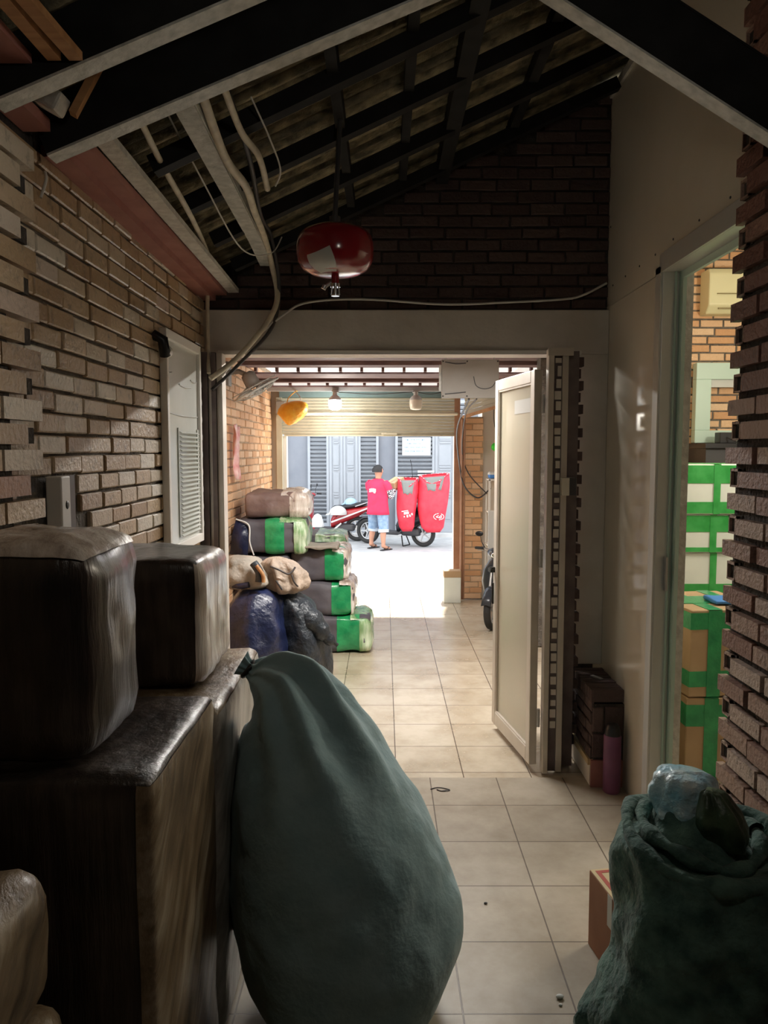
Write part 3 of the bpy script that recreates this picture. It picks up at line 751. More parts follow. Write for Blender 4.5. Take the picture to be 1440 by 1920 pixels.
m = MB(); leafbox(m, LW-.035, LW-.015, .02, .05, .88, .91); leafbox(m, LW-.06, LW-.012, .045, .055, .885, .905); m.tube([A+dv*(LW-.03)+nv*.03+Vector((0,0,.70)), A+dv*(LW-.03)+nv*.03+Vector((0,0,.82))], .006, 8); m.build('bolt', M['black_plastic'], d2)
m = MB()
for z in (.2, 1.0, 1.75): m.tube([A+Vector((.022, -.012, z)), A+Vector((.022, -.012, z+.09))], .009, 8)
m.build('hinge', M['silver'], d2)
# aluminium jamb posts and head of the doorway
d3 = thing('door_3', (.1, 3.95, 0), None, None); d3['kind'] = 'structure'
m = MB(); m.box(.785, .812, 3.70, 3.76, 0, 2.085); m.build('door_jamb', M['alu_warm'], d3, bevel=.003)
m = MB(); m.box(.855, .885, 3.72, 3.80, 0, 2.085); m.build('door_jamb', M['alu_warm'], d3, bevel=.003)
m = MB(); m.box(.812, .855, 3.735, 3.745, 0, 2.085)
m.build('door_jamb', M['dark_post'], d3)
m = MB()
for k in range(33):
    z = .22+k*.056
    m.box(.828+random.uniform(-.008,.006), .852, 3.726, 3.736, z+random.uniform(0,.008), z+random.uniform(.030,.050))
m.build('lit_gap_teeth', M['pale_wall'], d3)  # pale blocks stand for light showing through the toothed gap
m = MB(); m.box(.886, .955, 3.80, 3.90, 0, 2.085); m.build('door_jamb', M['dark_post'], d3)
m = MB()
for k in range(34): z = .10+k*.058; m.box(.955, .972+(k % 2)*.014, 3.83, 3.90, z, z+.045)
m.build('brick_teeth', M['brick_gable'], d3)
m = MB(); m.box(XL+.01, XL+.055, 3.84, 3.93, 0, 2.085); m.box(XL+.075, XL+.095, 3.84, 3.93, 0, 2.085); m.build('door_jamb', M['dark_post'], d3)
m = MB(); m.box(XL+.056, XL+.074, 3.86, 3.93, 0, 2.085); m.box(XL+.096, XL+.125, 3.86, 3.95, 0, 2.085); m.build('door_jamb', M['alu_warm'], d3, bevel=.002)
m = MB(); m.box(.78, .90, 3.69, 3.70, 2.05, 2.085); m.build('jamb_cap', M['alu_warm'], d3)

sw = thing('switch_box', (.87, 3.70, 1.39), 'small pale switch box on the dark door post', 'switch')
m = MB(); m.box(.852, .888, 3.672, 3.718, 1.385, 1.47); m.build('case', M['panel_white'], sw, bevel=.003)
m = MB(); m.box(.8885, .925, 3.69, 3.78, 1.385, 1.47); m.build('side_plate', M['dark_grey'], sw, bevel=.003)

# grey electric board hanging below the far ceiling
gb = thing('electric_board', (.66, 6.0, 2.0), 'flat grey board with bolts and curved grooves hanging beneath the lintel beside the open door', 'board')
m = MB(); m.box(.445, .885, 5.98, 6.02, 2.005, 2.30); m.build('board', M['panel_grey'], gb, bevel=.003)
for x, z in ((.455, 2.02), (.64, 2.02), (.875, 2.02), (.455, 2.285), (.64, 2.285), (.875, 2.285)):
    m = MB(); m.ell((x, 5.978, z), .006, .004, .006, 8, 6); m.build('bolt', M['black_plastic'], gb)
m = MB(); m.tube(spline([(.47, 5.977, 2.035), (.53, 5.976, 2.04), (.63, 5.976, 2.05)]), .004, 6); m.build('groove', M['dark_grey'], gb)
m = MB(); m.tube(spline([(.47, 5.977, 2.28), (.55, 5.976, 2.265), (.63, 5.976, 2.27)]), .004, 6); m.build('groove', M['dark_grey'], gb)
m = MB(); m.tube(spline([(.69, 5.977, 2.17), (.71, 5.976, 2.10), (.77, 5.976, 2.075), (.83, 5.976, 2.09), (.86, 5.977, 2.13)]), .003, 6)
m.build('groove', M['dark_grey'], gb)
m = MB(); m.box(.425, .444, 5.99, 6.01, 2.06, 2.26); m.build('side_clip', M['galv'], gb)
for x in (.48, .85):
    m = MB(); m.tube([(x, 6.0, 2.29), (x, 6.0, 2.339)], .005, 6); m.build('hanger', M['silver'], gb)

# bulbs
def bulb(x, on, label):
    y = 7.9 if not on else 7.9
    o = thing('light_bulb', (x, y, 2.02), label, 'bulb', 'bulbs over the far room')
    zt = 2.20
    m = MB(); m.tube([(x, y, zt), (x, y, 2.19)], .006, 6); m.build('cord', M['label_grey'], o)
    m = MB(); m.tube([(x, y, 2.198), (x, y, 2.185), (x, y, 2.16)], [.02, .024, .024], 14); m.build('socket', M['label_grey'], o)
    prof = [(2.165, .024), (2.15, .045), (2.13, .060), (2.115, .064)]
    m = MB(); m.loft([ring(x, y, z, r, r, 20) for z, r in prof]); m.build('cap', M['white_gloss'] if on else M['label_grey'], o)
    prof = [(2.1145, .064), (2.08, .065), (2.05, .064), (2.025, .056), (2.015, .035), (2.012, .005)]
    m = MB(); m.loft([ring(x, y, z, r, r, 20) for z, r in prof]); m.build('globe', M['bulb_on'] if on else M['bulb_off'], o)
    if on:
        l = bpy.data.lights.new('bulb_light', 'POINT'); l.energy = BULB_W; l.color = (1, .93, .82); l.shadow_soft_size = .06
        lo = bpy.data.objects.new('bulb_light', l); COL.objects.link(lo); lo.location = (x, y-.0, 1.93)
    return o
bulb(-.50, True, 'lit white bulb hanging from the grey rail near the orange bag')
bulb(.325, False, 'unlit cream bulb hanging from the rail near the grey board')
for x0, x1, lb in ((-.50, .325, 'thin sagging wire strung between the two hanging bulbs'), (.325, .62, 'thin wire from the unlit bulb to the grey board')):
    m = MB(); m.tube(spline([(x0, 7.9, 2.197), ((x0+x1)/2, 7.9, 2.175), (x1, 7.9, 2.20)]), .004, 6); tag(m.build('bulb_wire', M['cable_dark']), lb, 'wire')
m = MB(); m.box(-.53, -.47, 7.88, 8.08, 2.2005, 2.2145); m.box(.295, .355, 7.88, 8.08, 2.2005, 2.2145); m.box(.59,.60,7.88,8.03,2.20,2.2145); struct(m.build('trim_13', M['grey_beam']))

# orange bag
o = thing('plastic_bag', (-.92, 7.8, 1.86), 'crumpled orange plastic bag hung in front of the shutter next to the lit bulb', 'bag')
m = MB(); rr = []
for i, (z, r) in enumerate(((1.855, .01), (1.875, .05), (1.92, .10), (1.97, .135), (2.02, .15), (2.06, .13), (2.085, .09), (2.10, .03))):
    rr.append(ring(-.92+.02*(i-3)*.6, 7.8, z, r, r*.8, 26, lambda a, zz: 1+.16*noise.noise(Vector((a*2.2, zz*14, 3)))+.07*math.sin(a*5+zz*30)))
m.loft(rr); m.build('bag_body', M['orange_bag'], o)
for dx in (-.06, .06):
    m = MB(); m.tube(spline([(-.92+dx, 7.8, 2.07), (-.90+dx, 7.8, 2.13), (-.90, 7.88, 2.20), (-.90, 8.05, 2.216)]), .005, 6); m.build('bag_handle', M['orange_bag'] if dx < 0 else M['cable_white'], o)

# wall fan
o = thing('wall_fan', (FL+.008, 6.0, 2.08), 'grey wall mounted fan tilted down above the left far brick wall', 'fan')
Mf = Matrix.Rotation(math.radians(-18), 3, 'X') @ Matrix.Rotation(math.radians(-20), 3, 'Y')
Mf = Matrix.Rotation(math.radians(28), 3, 'Y').inverted() @ Matrix.Rotation(math.radians(8), 3, 'X')
cf = Vector((-.99, 6.0, 2.07))
m = MB(); m.torus(cf, .19, .008, 'z', 32, 8, 0, Mf); m.torus(cf+Mf@Vector((0,0,.03)), .19, .004, 'z', 32, 6, 0, Mf); m.torus(cf+Mf@Vector((0,0,-.03)), .12, .003, 'z', 28, 6, 0, Mf)
for k in range(36):
    a = 2*math.pi*k/36; e = Mf @ Vector((math.cos(a)*.19, math.sin(a)*.19, 0)); g = Mf @ Vector((math.cos(a)*.12, math.sin(a)*.12, -.03)); g2 = Mf @ Vector((math.cos(a)*.04, math.sin(a)*.04, -.04))
    m.tube([cf+g2, cf+g, cf+e, cf+Mf@Vector((math.cos(a)*.05, math.sin(a)*.05, .05))], .0022, 4)
m.build('cage', M['galv'], o)
m = MB()
for k in range(3):
    a0 = 2*math.pi*k/3; pts = []
    for i in range(6):
        a = a0+i*.22; pts.append([cf+Mf@Vector((math.cos(a)*r, math.sin(a)*r, .012*(i-2.5)*.7)) for r in (.03, .09, .13, .16-.004*abs(i-2.5)**2)])
    m.loft(pts, 0, False, closed=False)
m.build('blade', M['label_grey'], o, solid=.003)
m = MB(); m.tube([cf+Mf@Vector((0,0,-.045)), cf+Mf@Vector((0,0,-.02)), cf+Mf@Vector((0,0,0.0))], [.03, .045, .03], 16); m.build('hub', M['label_grey'], o)
m = MB(); m.tube([cf+Mf@Vector((0,0,.02)), cf+Mf@Vector((0,0,.05)), cf+Mf@Vector((0,0,.13)), cf+Mf@Vector((0,0,.15))], [.03, .06, .055, .03], 16); m.build('motor_housing', M['panel_grey'], o)
m = MB(); m.tube([cf+Mf@Vector((0,0,.12)), (-1.12, 6.0, 2.21), (FL+.01, 6.0, 2.2)], .02, 8); m.box(FL+.007, FL+.03, 5.94, 6.06, 2.1, 2.28); m.build('bracket', M['panel_grey'], o)

# pink cloth on the far left wall
m = MB(); gr = []
for i in range(13):
    z = 1.80-.035*i; gr.append([Vector((FL+.05+.02*math.sin(j*1.4+i*.5)+.012*(i/13), 6.02+.028*j*(1-.035*i), z+.01*math.sin(j))) for j in range(7)])
m.loft(gr, 0, False, closed=False); tag(m.build('hanging_cloth', M['pink_cloth'], solid=.004), 'pink and white cloth hanging on the far left brick wall', 'cloth')

# cables
def cable(name, pts, r, mt, label, cat='cable', n=8, group=None):
    m = MB(); m.tube(spline(pts, n), r, 8); return tag(m.build(name, M[mt]), label, cat, group)
cable('conduit', [(-.68, 2.14, 2.54), (-.70, 2.5, 2.50), (-.72, 3.0, 2.46), (-.84, 3.8, 2.50), (-.87, 3.86, 2.36), (-.875, 3.87, 2.12), (-.862, 3.82, 1.98)], .010, 'cable_cream', 'cream conduit running from the left roof beam down beside the doorway corner', 'conduit')
cable('conduit', [(-.49, 2.14, 2.56), (-.50, 2.5, 2.52), (-.475, 2.72, 2.505), (-.50, 3.05, 2.52), (-.53, 3.5, 2.54), (-.55, 3.87, 2.50), (-.53, 3.89, 2.36), (-.58, 3.89, 2.24), (-.72, 3.87, 2.07), (-.85, 3.8, 1.95)], .014, 'cable_cream', 'thick cream conduit beside the steel channel, curving down over the lintel', 'conduit')
cable('cable', [(-.46, 2.3, 2.66), (-.46, 2.7, 2.60), (-.50, 3.2, 2.55), (-.53, 3.7, 2.60), (-.52, 3.88, 2.42), (-.56, 3.91, 2.22), (-.73, 3.9, 2.03), (-.85, 3.83, 1.90)], .009, 'cable_dark', 'dark cable bundled with the thick cream conduit over the lintel')
cable('cable', [(-.80, 3.84, 1.97), (-.68, 3.90, 2.13), (-.50, 3.91, 2.28), (-.38, 3.94, 2.345), (-.1, 3.94, 2.36), (.3, 3.94, 2.335), (.62, 3.94, 2.345), (.9, 3.94, 2.36), (1.0, 3.94, 2.38), (1.12, 3.94, 2.44)], .006, 'cable_white', 'grey cable running across the gable wall just above the plaster lintel')
cable('cable', [(-.66, 2.3, 2.64), (-.62, 2.7, 2.52), (-.58, 3.2, 2.42), (-.52, 3.6, 2.50), (-.48, 3.7, 2.60)], .003, 'cable_white', 'thin white wire sagging between the conduit and the steel channel', 'wire')
cable('cable', [(-.40, 2.4, 2.66), (-.36, 2.5, 2.58), (-.34, 2.6, 2.52), (-.37, 2.7, 2.50)], .003, 'cable_white', 'short loose white wire dangling right of the steel channel', 'wire')
cable('cable', [(-.915, 2.14, 2.35), (-.905, 2.12, 2.32), (-.912, 2.1, 2.27)], .004, 'cable_white', 'short white wire end poking out under the left roof beam', 'wire')
cable('conduit', [(-.44, 2.14, 2.60), (-.44, 2.45, 2.58), (-.41, 2.6, 2.56), (-.42, 2.85, 2.54)], .011, 'cable_cream', 'short cream conduit right of the steel channel', 'conduit')
cable('conduit', [(XL+.022, 3.81, 2.05), (XL+.024, 3.81, 1.5), (XL+.022, 3.81, .9), (XL+.022, 3.81, .3)], .008, 'cable_dark', 'dark conduit down the left doorway corner', 'conduit')
o = thing('clip_strip', (XL+.03, 3.8, 1.2), 'column of small white clips on the dark conduit by the left jamb', 'clips')
for k in range(9):
    m = MB(); m.ell((XL+.030, 3.80, 1.92-.085*k), .007, .006, .024, 8, 6); m.build('clip', M['paper'], o)
cable('cable', [(.66, 6.02, 2.0), (.70, 7.4, 1.8), (.80, 8.15, 1.45), (.86, 8.18, 1.22), (1.0, 8.16, 1.10), (1.14, 8.2, 1.2)], .008, 'cable_dark', 'dark cable looping from the grey board across the far brick column')
cable('cable', [(.72, 6.02, 2.0), (.80, 7.6, 1.95), (.83, 8.18, 1.60), (.90, 8.19, 1.36), (1.1, 8.19, 1.14)], .006, 'cable_dark', 'thinner dark cable hanging in a curve beside the loop on the far brick column')
for x, lb in ((.832, 'left of the two brown pipes beside the far brick column'), (.858, 'right of the two brown pipes beside the far brick column')):
    m = MB(); m.tube([(x, YT-.165, 0), (x, YT-.165, 1.93)], .011, 8); tag(m.build('brown_pipe', M['brown_pipe']), lb, 'pipe', 'brown pipes by the column')

# hanging automatic fire extinguisher
ex = thing('hanging_extinguisher', (-.175, 2.8, 2.16), 'round red automatic fire extinguisher hanging under the roof with a nozzle below', 'fire extinguisher')
cx, cy, zc = -.174, 2.80, 2.307
prof = [(-.087, .012), (-.085, .05), (-.078, .085), (-.064, .113), (-.044, .130), (-.02, .136), (.0, .137), (.025, .136), (.05, .130), (.068, .113), (.08, .085), (.087, .05), (.090, .012)]
m = MB(); m.loft([ring(cx, cy, zc+z, r, r, 40) for z, r in prof]); m.build('tank', M['red_gloss'], ex)
m = MB(); gr = []
for i in range(7):
    t = i/6; z0 = -.083+.048*t
    aL, aR = math.radians(-138+6*t), math.radians(-82-12*t)
    row = []
    for j in range(11):
        s_ = j/10; a = aL+(aR-aL)*s_; zz = z0+.022*s_*s_*t
        for (za, ra), (zb, rb) in zip(prof, prof[1:]):
            if za <= zz <= zb: r0 = ra+(rb-ra)*(zz-za)/(zb-za)+.0025; break
        row.append(Vector((cx+r0*math.cos(a), cy+r0*math.sin(a), zc+zz-.001)))
    gr.append(row)
m.loft(gr, 0, False, closed=False); m.build('label', M['label_grey'], ex)
m = MB(); m.tube([(cx, cy, zc-.085), (cx, cy, zc-.115)], .014, 12); m.build('neck', M['red_gloss'], ex)
m = MB(); m.tube([(cx, cy, zc-.113), (cx, cy, zc-.125)], .018, 12); m.tube([(cx, cy, zc-.125), (cx, cy, zc-.15)], .006, 8); m.tube([(cx, cy, zc-.15), (cx, cy, zc-.156)], .015, 12)
m.tube([(cx-.012, cy, zc-.122), (cx-.014, cy, zc-.151)], .003, 6); m.tube([(cx+.012, cy, zc-.122), (cx+.014, cy, zc-.151)], .003, 6); m.build('sprinkler_head', M['chrome'], ex)
m = MB(); m.tube([(cx-.014, cy, zc-.108), (cx-.04, cy, zc-.125)], .006, 8); m.tube([(cx-.036, cy, zc-.118), (cx-.043, cy, zc-.131)], .009, 10); m.build('gauge', M['silver'], ex)
m = MB(); m.tube([(cx, cy, zc+.085), (cx, cy, zc+.12)], .02, 10); m.tube([(cx, cy, zc+.12), (cx+.02, cy, roof_z(cx)-.09)], .009, 8); m.build('hanger_rod', M['dark_grey'], ex)

# louvred acrylic panel, camera stub and socket in the left wall
w2 = thing('window_2', (XL+.02, 3.45, 1.15), None, None); w2['kind'] = 'structure'
m = MB()
for a in ((3.17, 3.20, 1.16, 2.10), (3.73, 3.76, 1.16, 2.10), (3.20, 3.73, 2.06, 2.10), (3.20, 3.73, 1.16, 1.20)): m.box(XL+.0145, XL+.045, a[0], a[1], a[2], a[3])
m.build('window_frame', M['white_paint'], w2, bevel=.003)
m = MB(); m.box(XL+.02, XL+.03, 3.20, 3.73, 1.20, 2.06); m.build('pane', M['acrylic'], w2)
m = MB(); m.box(XL+.031, XL+.036, 3.36, 3.375, 1.22, 1.70); m.box(XL+.031, XL+.036, 3.70, 3.72, 1.22, 1.70)
for k in range(24): m.obox((XL+.04, 3.54, 1.225+.0198*k), (.012, .32, .0035), Matrix.Rotation(.6, 3, 'Y'))
m.build('louvre', M['acrylic'], w2)
m = MB()
for z, y0, y1 in ((1.93, 3.2, 3.28), (1.925, 3.6, 3.72), (1.89, 3.4, 3.6), (1.76, 3.21, 3.72)): m.tube(spline([(XL+.033, y0, z), (XL+.034, (y0+y1)/2, z-.006), (XL+.033, y1, z)]), .003, 6)
m.build('crease', M['white_gloss'], w2)
o = thing('camera_bracket', (XL+.03, 3.12, 2.0), 'small black bracket on the left brick wall beside the acrylic panel', 'bracket')
m = MB(); m.tube([(XL+.012, 3.10, 2.06), (XL+.05, 3.10, 2.04), (XL+.05, 3.13, 1.98)], .022, 10); m.build('arm', M['black_plastic'], o)
m = MB(); m.tube([(XL+.05, 3.12, 2.0), (XL+.05, 3.155, 2.0)], .025, 12); m.build('lens_tube', M['label_grey'], o)
o = thing('wall_socket', (XL+.02, 2.12, 1.38), 'white socket box beside a dark hole in the left brick wall', 'socket')
m = MB(); m.box(XL+.0145, XL+.058, 2.075, 2.10, 1.37, 1.53); m.box(XL+.0145, XL+.05, 2.104, 2.155, 1.37, 1.53); m.build('case', M['white_paint'], o, bevel=.004)
m = MB(); m.box(XL+.0145, XL+.03, 2.165, 2.235, 1.37, 1.53); m.build('opening', M['black_plastic'], o)
m = MB(); m.ell((XL+.05, 2.13, 1.45), .003, .012, .012, 10, 8); m.build('knockout', M['black_plastic'], o)

# ---------------------------------------------------------------- wrapped parcels on the left
def parcel(c, size, label, wrap, side=None, rad=.05, seed=1, amp=.012, rot=0, group='wrapped parcels on the left', name='wrapped_parcel', cap=None):
    o = thing(name, (c[0], c[1], c[2]-size[2]/2), label, 'parcel', group)
    R = rotz(rot)
    m = MB(); m.rbox(c, size, rad, 16, amp, 6, seed, R); m.build('package', M[wrap], o)
    if side:
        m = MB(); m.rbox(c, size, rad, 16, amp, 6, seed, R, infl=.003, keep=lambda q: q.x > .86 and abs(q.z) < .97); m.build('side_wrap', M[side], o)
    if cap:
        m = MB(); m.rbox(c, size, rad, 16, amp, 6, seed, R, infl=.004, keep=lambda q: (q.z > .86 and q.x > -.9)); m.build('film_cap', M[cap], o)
    return o
parcel((-.648, 1.70, .485), (.41, .54, .97), 'tall dark film wrapped parcel standing on the floor, under the largest top parcel', 'wrap_dark', 'wrap_brown', .035, 2, .008)
parcel((-.655, 2.32, .458), (.44, .66, .915), 'tall brown and grey film wrapped parcel on the floor touching the big teal sack', 'wrap_brown', 'wrap_grey', .035, 5, .010)
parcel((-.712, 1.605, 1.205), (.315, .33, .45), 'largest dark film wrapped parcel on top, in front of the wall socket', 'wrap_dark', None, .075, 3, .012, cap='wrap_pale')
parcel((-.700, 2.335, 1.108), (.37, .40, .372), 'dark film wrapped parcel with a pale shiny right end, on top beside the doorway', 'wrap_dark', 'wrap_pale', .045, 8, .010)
parcel((-.69, 1.06, .80), (.28, .34, .24), 'small brown wrapped parcel at the bottom left corner of the photo', 'wrap_brown', None, .05, 11, .012)
parcel((-.69, 1.10, .335), (.30, .34, .66), 'brown wrapped parcel on the floor beneath the small corner parcel', 'wrap_brown', None, .05, 12, .012)

# ---------------------------------------------------------------- big teal sack
def fold_sack(name, sections, mt, label, cat, parent=None, n=96, folds=None, seed=0, amp=.02, freq=5.0, sub=0, steps=5):
    """sections: (center, rx, ry, tilt vector up) rings; interpolated smoothly and rumpled"""
    C = spline([s[0] for s in sections], steps); RX = spline([(s[1], s[2], s[3]) for s in sections], steps)
    rings = []; T = len(C)-1
    for i, c in enumerate(C):
        d = (C[min(i+1, T)]-C[max(i-1, 0)])
        d = d.normalized() if d.length > 1e-6 else Vector((0,0,1))
        k = RX[i].z                                     # 0 = horizontal ring, 1 = ring square to the axis
        ax = (Vector((0,0,1))*(1-k)+d*k).normalized()
        u = Vector((1,0,0)); u = (u-ax*u.dot(ax)).normalized(); v = ax.cross(u)
        t = i/T; rg = []
        for j in range(n):
            a = 2*math.pi*j/n
            q = 1 + (folds(a, t) if folds else 0)
            p = c + u*(RX[i].x*q*math.cos(a)) + v*(RX[i].y*q*math.sin(a))
            nz = noise.noise(p*freq+Vector((seed, 0, 0)))+.5*noise.noise(p*freq*2.3+Vector((0, seed, 0)))
            p = p + (u*math.cos(a)+v*math.sin(a))*(amp*nz)
            p.z = max(p.z, 0.002)
            rg.append(p)
        rings.append(rg)
    m = MB(); m.loft(rings)
    o = m.build(name, M[mt], parent, sub=sub)
    return o
def teal_folds(a, t):
    s = min(1, max(0, t-.40)/.42)
    s = s*s*(3-2*s)
    q = 0
    for a0, w_, h_, l in ((.10, .26, .26, 1), (-.72, .22, .42, 1), (-1.42, .20, .34, .9), (-2.0, .20, .30, .8), (1.2, .4, .2, 1), (2.6, .4, .2, 1)):
        dd = (a-a0-.35*(1-t)+math.pi) % (2*math.pi)-math.pi
        q += h_*l*math.exp(-(dd/w_)**2)
    return s*(q*1.15-.10)
secs = [((-.07, 2.10, .002), .12, .20, 0), ((-.07, 2.10, .004), .16, .28, 0), ((-.095, 2.11, .10), .265, .33, 0), ((-.10, 2.12, .22), .315, .34, 0), ((-.11, 2.13, .33), .325, .335, 0),
        ((-.14, 2.14, .47), .300, .31, .15), ((-.19, 2.17, .62), .248, .27, .35), ((-.235, 2.20, .75), .195, .22, .55), ((-.275, 2.22, .85), .145, .17, .8), ((-.325, 2.24, .905), .095, .12, 1), ((-.375, 2.25, .935), .05, .06, 1), ((-.405, 2.25, .950), .022, .022, 1), ((-.43, 2.25, .965), .035, .03, 1)]
sk = thing('large_sack', (-.10, 2.12, 0), 'huge teal cloth sack on the floor, leaning against the wrapped parcels', 'sack')
fold_sack('sack_body', secs, 'teal_cloth', None, None, sk, folds=teal_folds, seed=4, amp=.015, freq=6, n=180, steps=9)
m = MB(); m.tube([Vector((-.405, 2.25, .950))+Matrix.Rotation(-.9, 3, 'Y') @ Vector((.026*math.cos(q*.524), .026*math.sin(q*.524), 0)) for q in range(13)], .008, 8); m.build('tie_cord', M['black_plastic'], sk)

# ---------------------------------------------------------------- sack, blue bag and carton on the right
rs = thing('open_sack', (.84, 2.02, 0), 'dark green rumpled sack against the right brick pillar, mouth open around a blue bag', 'sack')
secs = [((q[0][0]-.012, q[0][1], q[0][2]), q[1]*.965, q[2], q[3]) for q in [((.83, 2.0, .003), .235, .18, 0), ((.83, 2.0, .01), .27, .22, 0), ((.845, 2.0, .10), .255, .24, 0), ((.86, 2.0, .22), .235, .24, 0), ((.872, 2.0, .35), .226, .235, 0), ((.872, 2.0, .46), .222, .225, 0), ((.872, 2.0, .52), .225, .215, 0), ((.87, 2.0, .545), .21, .195, 0), ((.86, 2.01, .53), .17, .16, 0), ((.85, 2.02, .555), .13, .13, 0), ((.84, 2.03, .60), .10, .10, 0), ((.84, 2.04, .64), .08, .08, 0), ((.84, 2.04, .655), .02, .02, 0)]]
fold_sack('sack_body', secs, 'green_cloth', None, None, rs, folds=lambda a, t: .035*math.sin(a*5+t*4)*(.4+t)+.03*math.sin(a*9), seed=9, amp=.03, freq=7)
def rimpts(r, z0, sag, x0=.872, y0=2.0, n=28, ph=0):
    out = []
    for i in range(n+1):
        a = 2*math.pi*i/n
        out.append(Vector((x0+r*math.cos(a), y0+r*.92*math.sin(a), z0+sag*math.sin(a)+.025*max(0, -math.cos(a))+.008*math.sin(3*a+ph))))
    return out
m = MB(); P_ = rimpts(.208, .545, .030); m.tube(P_, [.020+.007*math.sin(i*1.3)+.004*math.sin(i*2.9) for i in range(len(P_))], 12, caps=False); m.build('rolled_rim', M['green_cloth'], rs)
m = MB(); P_ = rimpts(.150, .568, .026, x0=.855, ph=2); m.tube(P_, [.019+.007*math.sin(i*1.7+1) for i in range(len(P_))], 12, caps=False); m.build('inner_fold', M['green_cloth'], rs)
# trailing corner of the sack on the floor
m = MB(); m.loft([[Vector((x, 2.02+sy*.06*k*.9, z)) for (sy, z) in ((-1, .003), (-.6, .05*k+.01), (0, .075*k+.012), (.6, .05*k+.01), (1, .003))] for x, k in ((.53, .25), (.56, .8), (.60, 1.3), (.66, 1.9), (.72, 2.2))], 0, True)
m.build('sack_corner', M['green_cloth'], rs)
bb = thing('plastic_bag', (.87, 2.03, .67), 'light blue crumpled plastic bag bulging out of the green sack', 'bag')
fold_sack('bag_body', [((.835, 2.03, .61), .085, .08, 0), ((.828, 2.03, .65), .095, .085, 0), ((.818, 2.03, .695), .085, .08, 0), ((.808, 2.03, .725), .062, .06, 0), ((.80, 2.03, .735), .02, .02, 0)], 'blue_bag', None, None, bb, n=48, folds=lambda a, t: .07*math.sin(a*6+t*3)+.05*math.sin(a*11-t*5), seed=3, amp=.016, freq=16)
lb_ = thing('plastic_bag', (.93, 1.98, .60), 'crumpled dark green shiny bag tucked beside the blue bag in the open sack', 'bag')
fold_sack('bag_body', [((.90, 1.94, .57), .05, .045, 0), ((.885, 1.93, .62), .058, .05, 0), ((.872, 1.93, .67), .048, .045, 0), ((.862, 1.94, .705), .03, .03, 0), ((.86, 1.95, .715), .01, .01, 0)], 'leaf_bag', None, None, lb_, n=40, folds=lambda a, t: .16*math.sin(a*4+1)+.07*math.sin(a*9), seed=6, amp=.010, freq=14)

cb = thing('printed_carton', (.788, 2.30, 0), 'small brown carton with a red printed border on its lid, behind the green sack', 'box')
R = rotz(.16)
def cbp(x, y, z): return Vector((.788, 2.30, 0)) + R @ Vector((x, y, z))
m = MB(); m.obox(cbp(0, 0, .125), (.22, .20, .25), R); m.build('carton', M['carton_dark'], cb, bevel=.003)
m = MB()
m.obox(cbp(0, 0, .2508), (.216, .196, .001), R, 0)
for (x, y, sx, sy) in ((-.088, 0, .014, .176), (.088, 0, .014, .176), (0, -.081, .162, .014), (0, .081, .162, .014)): m.obox(cbp(x, y, .2516), (sx, sy, .001), R, 1)
for (x, y) in ((-.05, .06), (.05, .06), (-.05, -.06), (.05, -.06)): m.obox(cbp(x, y, .2516), (.022, .004, .001), R @ rotz(.7), 1); m.obox(cbp(x+.004, y+.006, .2516), (.022, .004, .001), R @ rotz(-.7), 1)
m.build('printed_lid', [M['carton_pale'], M['carton_red']], cb)
m = MB(); m.obox(cbp(-.1108, -.05, .20), (.001, .03, .10), R); m.build('tape', M['label_grey'], cb)

o = thing('purple_bottle', (1.07, 3.50, 0), 'purple cylinder standing in front of the low brick plinth', 'cylinder')
m = MB(); m.loft([ring(1.07, 3.50, z, r, r, 20) for z, r in ((0, .036), (.005, .04), (.27, .04), (.275, .038))]); m.build('body', M['purple'], o)
m = MB(); m.loft([ring(1.07, 3.50, z, r, r, 20) for z, r in ((.2755, .037), (.30, .034), (.325, .026), (.33, .01))]); m.build('cap', M['black_plastic'], o)
o = MB(); o.obox((1.06, 3.75, .474), (.02, .07, .006), rotz(.5)); tag(o.build('metal_scrap', M['silver']), 'small metal strip lying on top of the low brick plinth', 'scrap')
m = MB(); m.tube(spline([(.22, 3.52, .003), (.26, 3.535, .004), (.31, 3.51, .004), (.27, 3.50, .003), (.25, 3.515, .003)]), .0025, 5); tag(m.build('wire_scrap', M['cable_dark']), 'small twist of dark wire on the floor tiles near the threshold', 'scrap')
for (x, y, s_, lb) in ((.515, 2.13, .012, 'white crumb of litter on the tiles beside the open sack foot'), (.51, 2.10, .006, 'tiny white crumb of litter nearest the bottom edge'), (.36, 2.60, .007, 'tiny dark speck in the middle of a floor tile')):
    m = MB(); m.ell((x, y, s_*.5), s_, s_*.7, s_*.5, 8, 6); tag(m.build('litter_crumb', M['paper'] if 'white' in lb else M['cable_dark']), lb, 'litter')
# ---------------------------------------------------------------- bales in the far room
def bale(c, size, label, body, tape=None, endm=None, seed=1, rot=0, tx=(.10, .62), endx=.55, name='taped_bale'):
    o = thing(name, (c[0], c[1], c[2]-size[2]/2), label, 'bale', 'bales stacked in the far room')
    R = rotz(rot)
    m = MB(); m.rbox(c, size, .055, 14, .016, 6, seed, R); m.build('package', M[body], o)
    if tape:
        m = MB(); m.rbox(c, size, .055, 14, .016, 6, seed, R, infl=.004, keep=lambda q: tx[0] < q.x < tx[1]); m.build('tape_band', M[tape], o)
    if endm:
        m = MB(); m.rbox(c, size, .055, 14, .020, 9, seed, R, infl=.009, keep=lambda q: q.x > endx or (q.z > .8 and q.x > endx-.3)); m.build('film_end', M[endm], o)
    return o
S = (.46, .55, .275)
bale((-.375, 6.25, .14), (.54, .48, .28), 'grey bale with green tape on the tiles, lowest of the taped bales', 'bale_grey', 'tape_green', 'wrap_green', 1, 0, (.0, .72), .72)
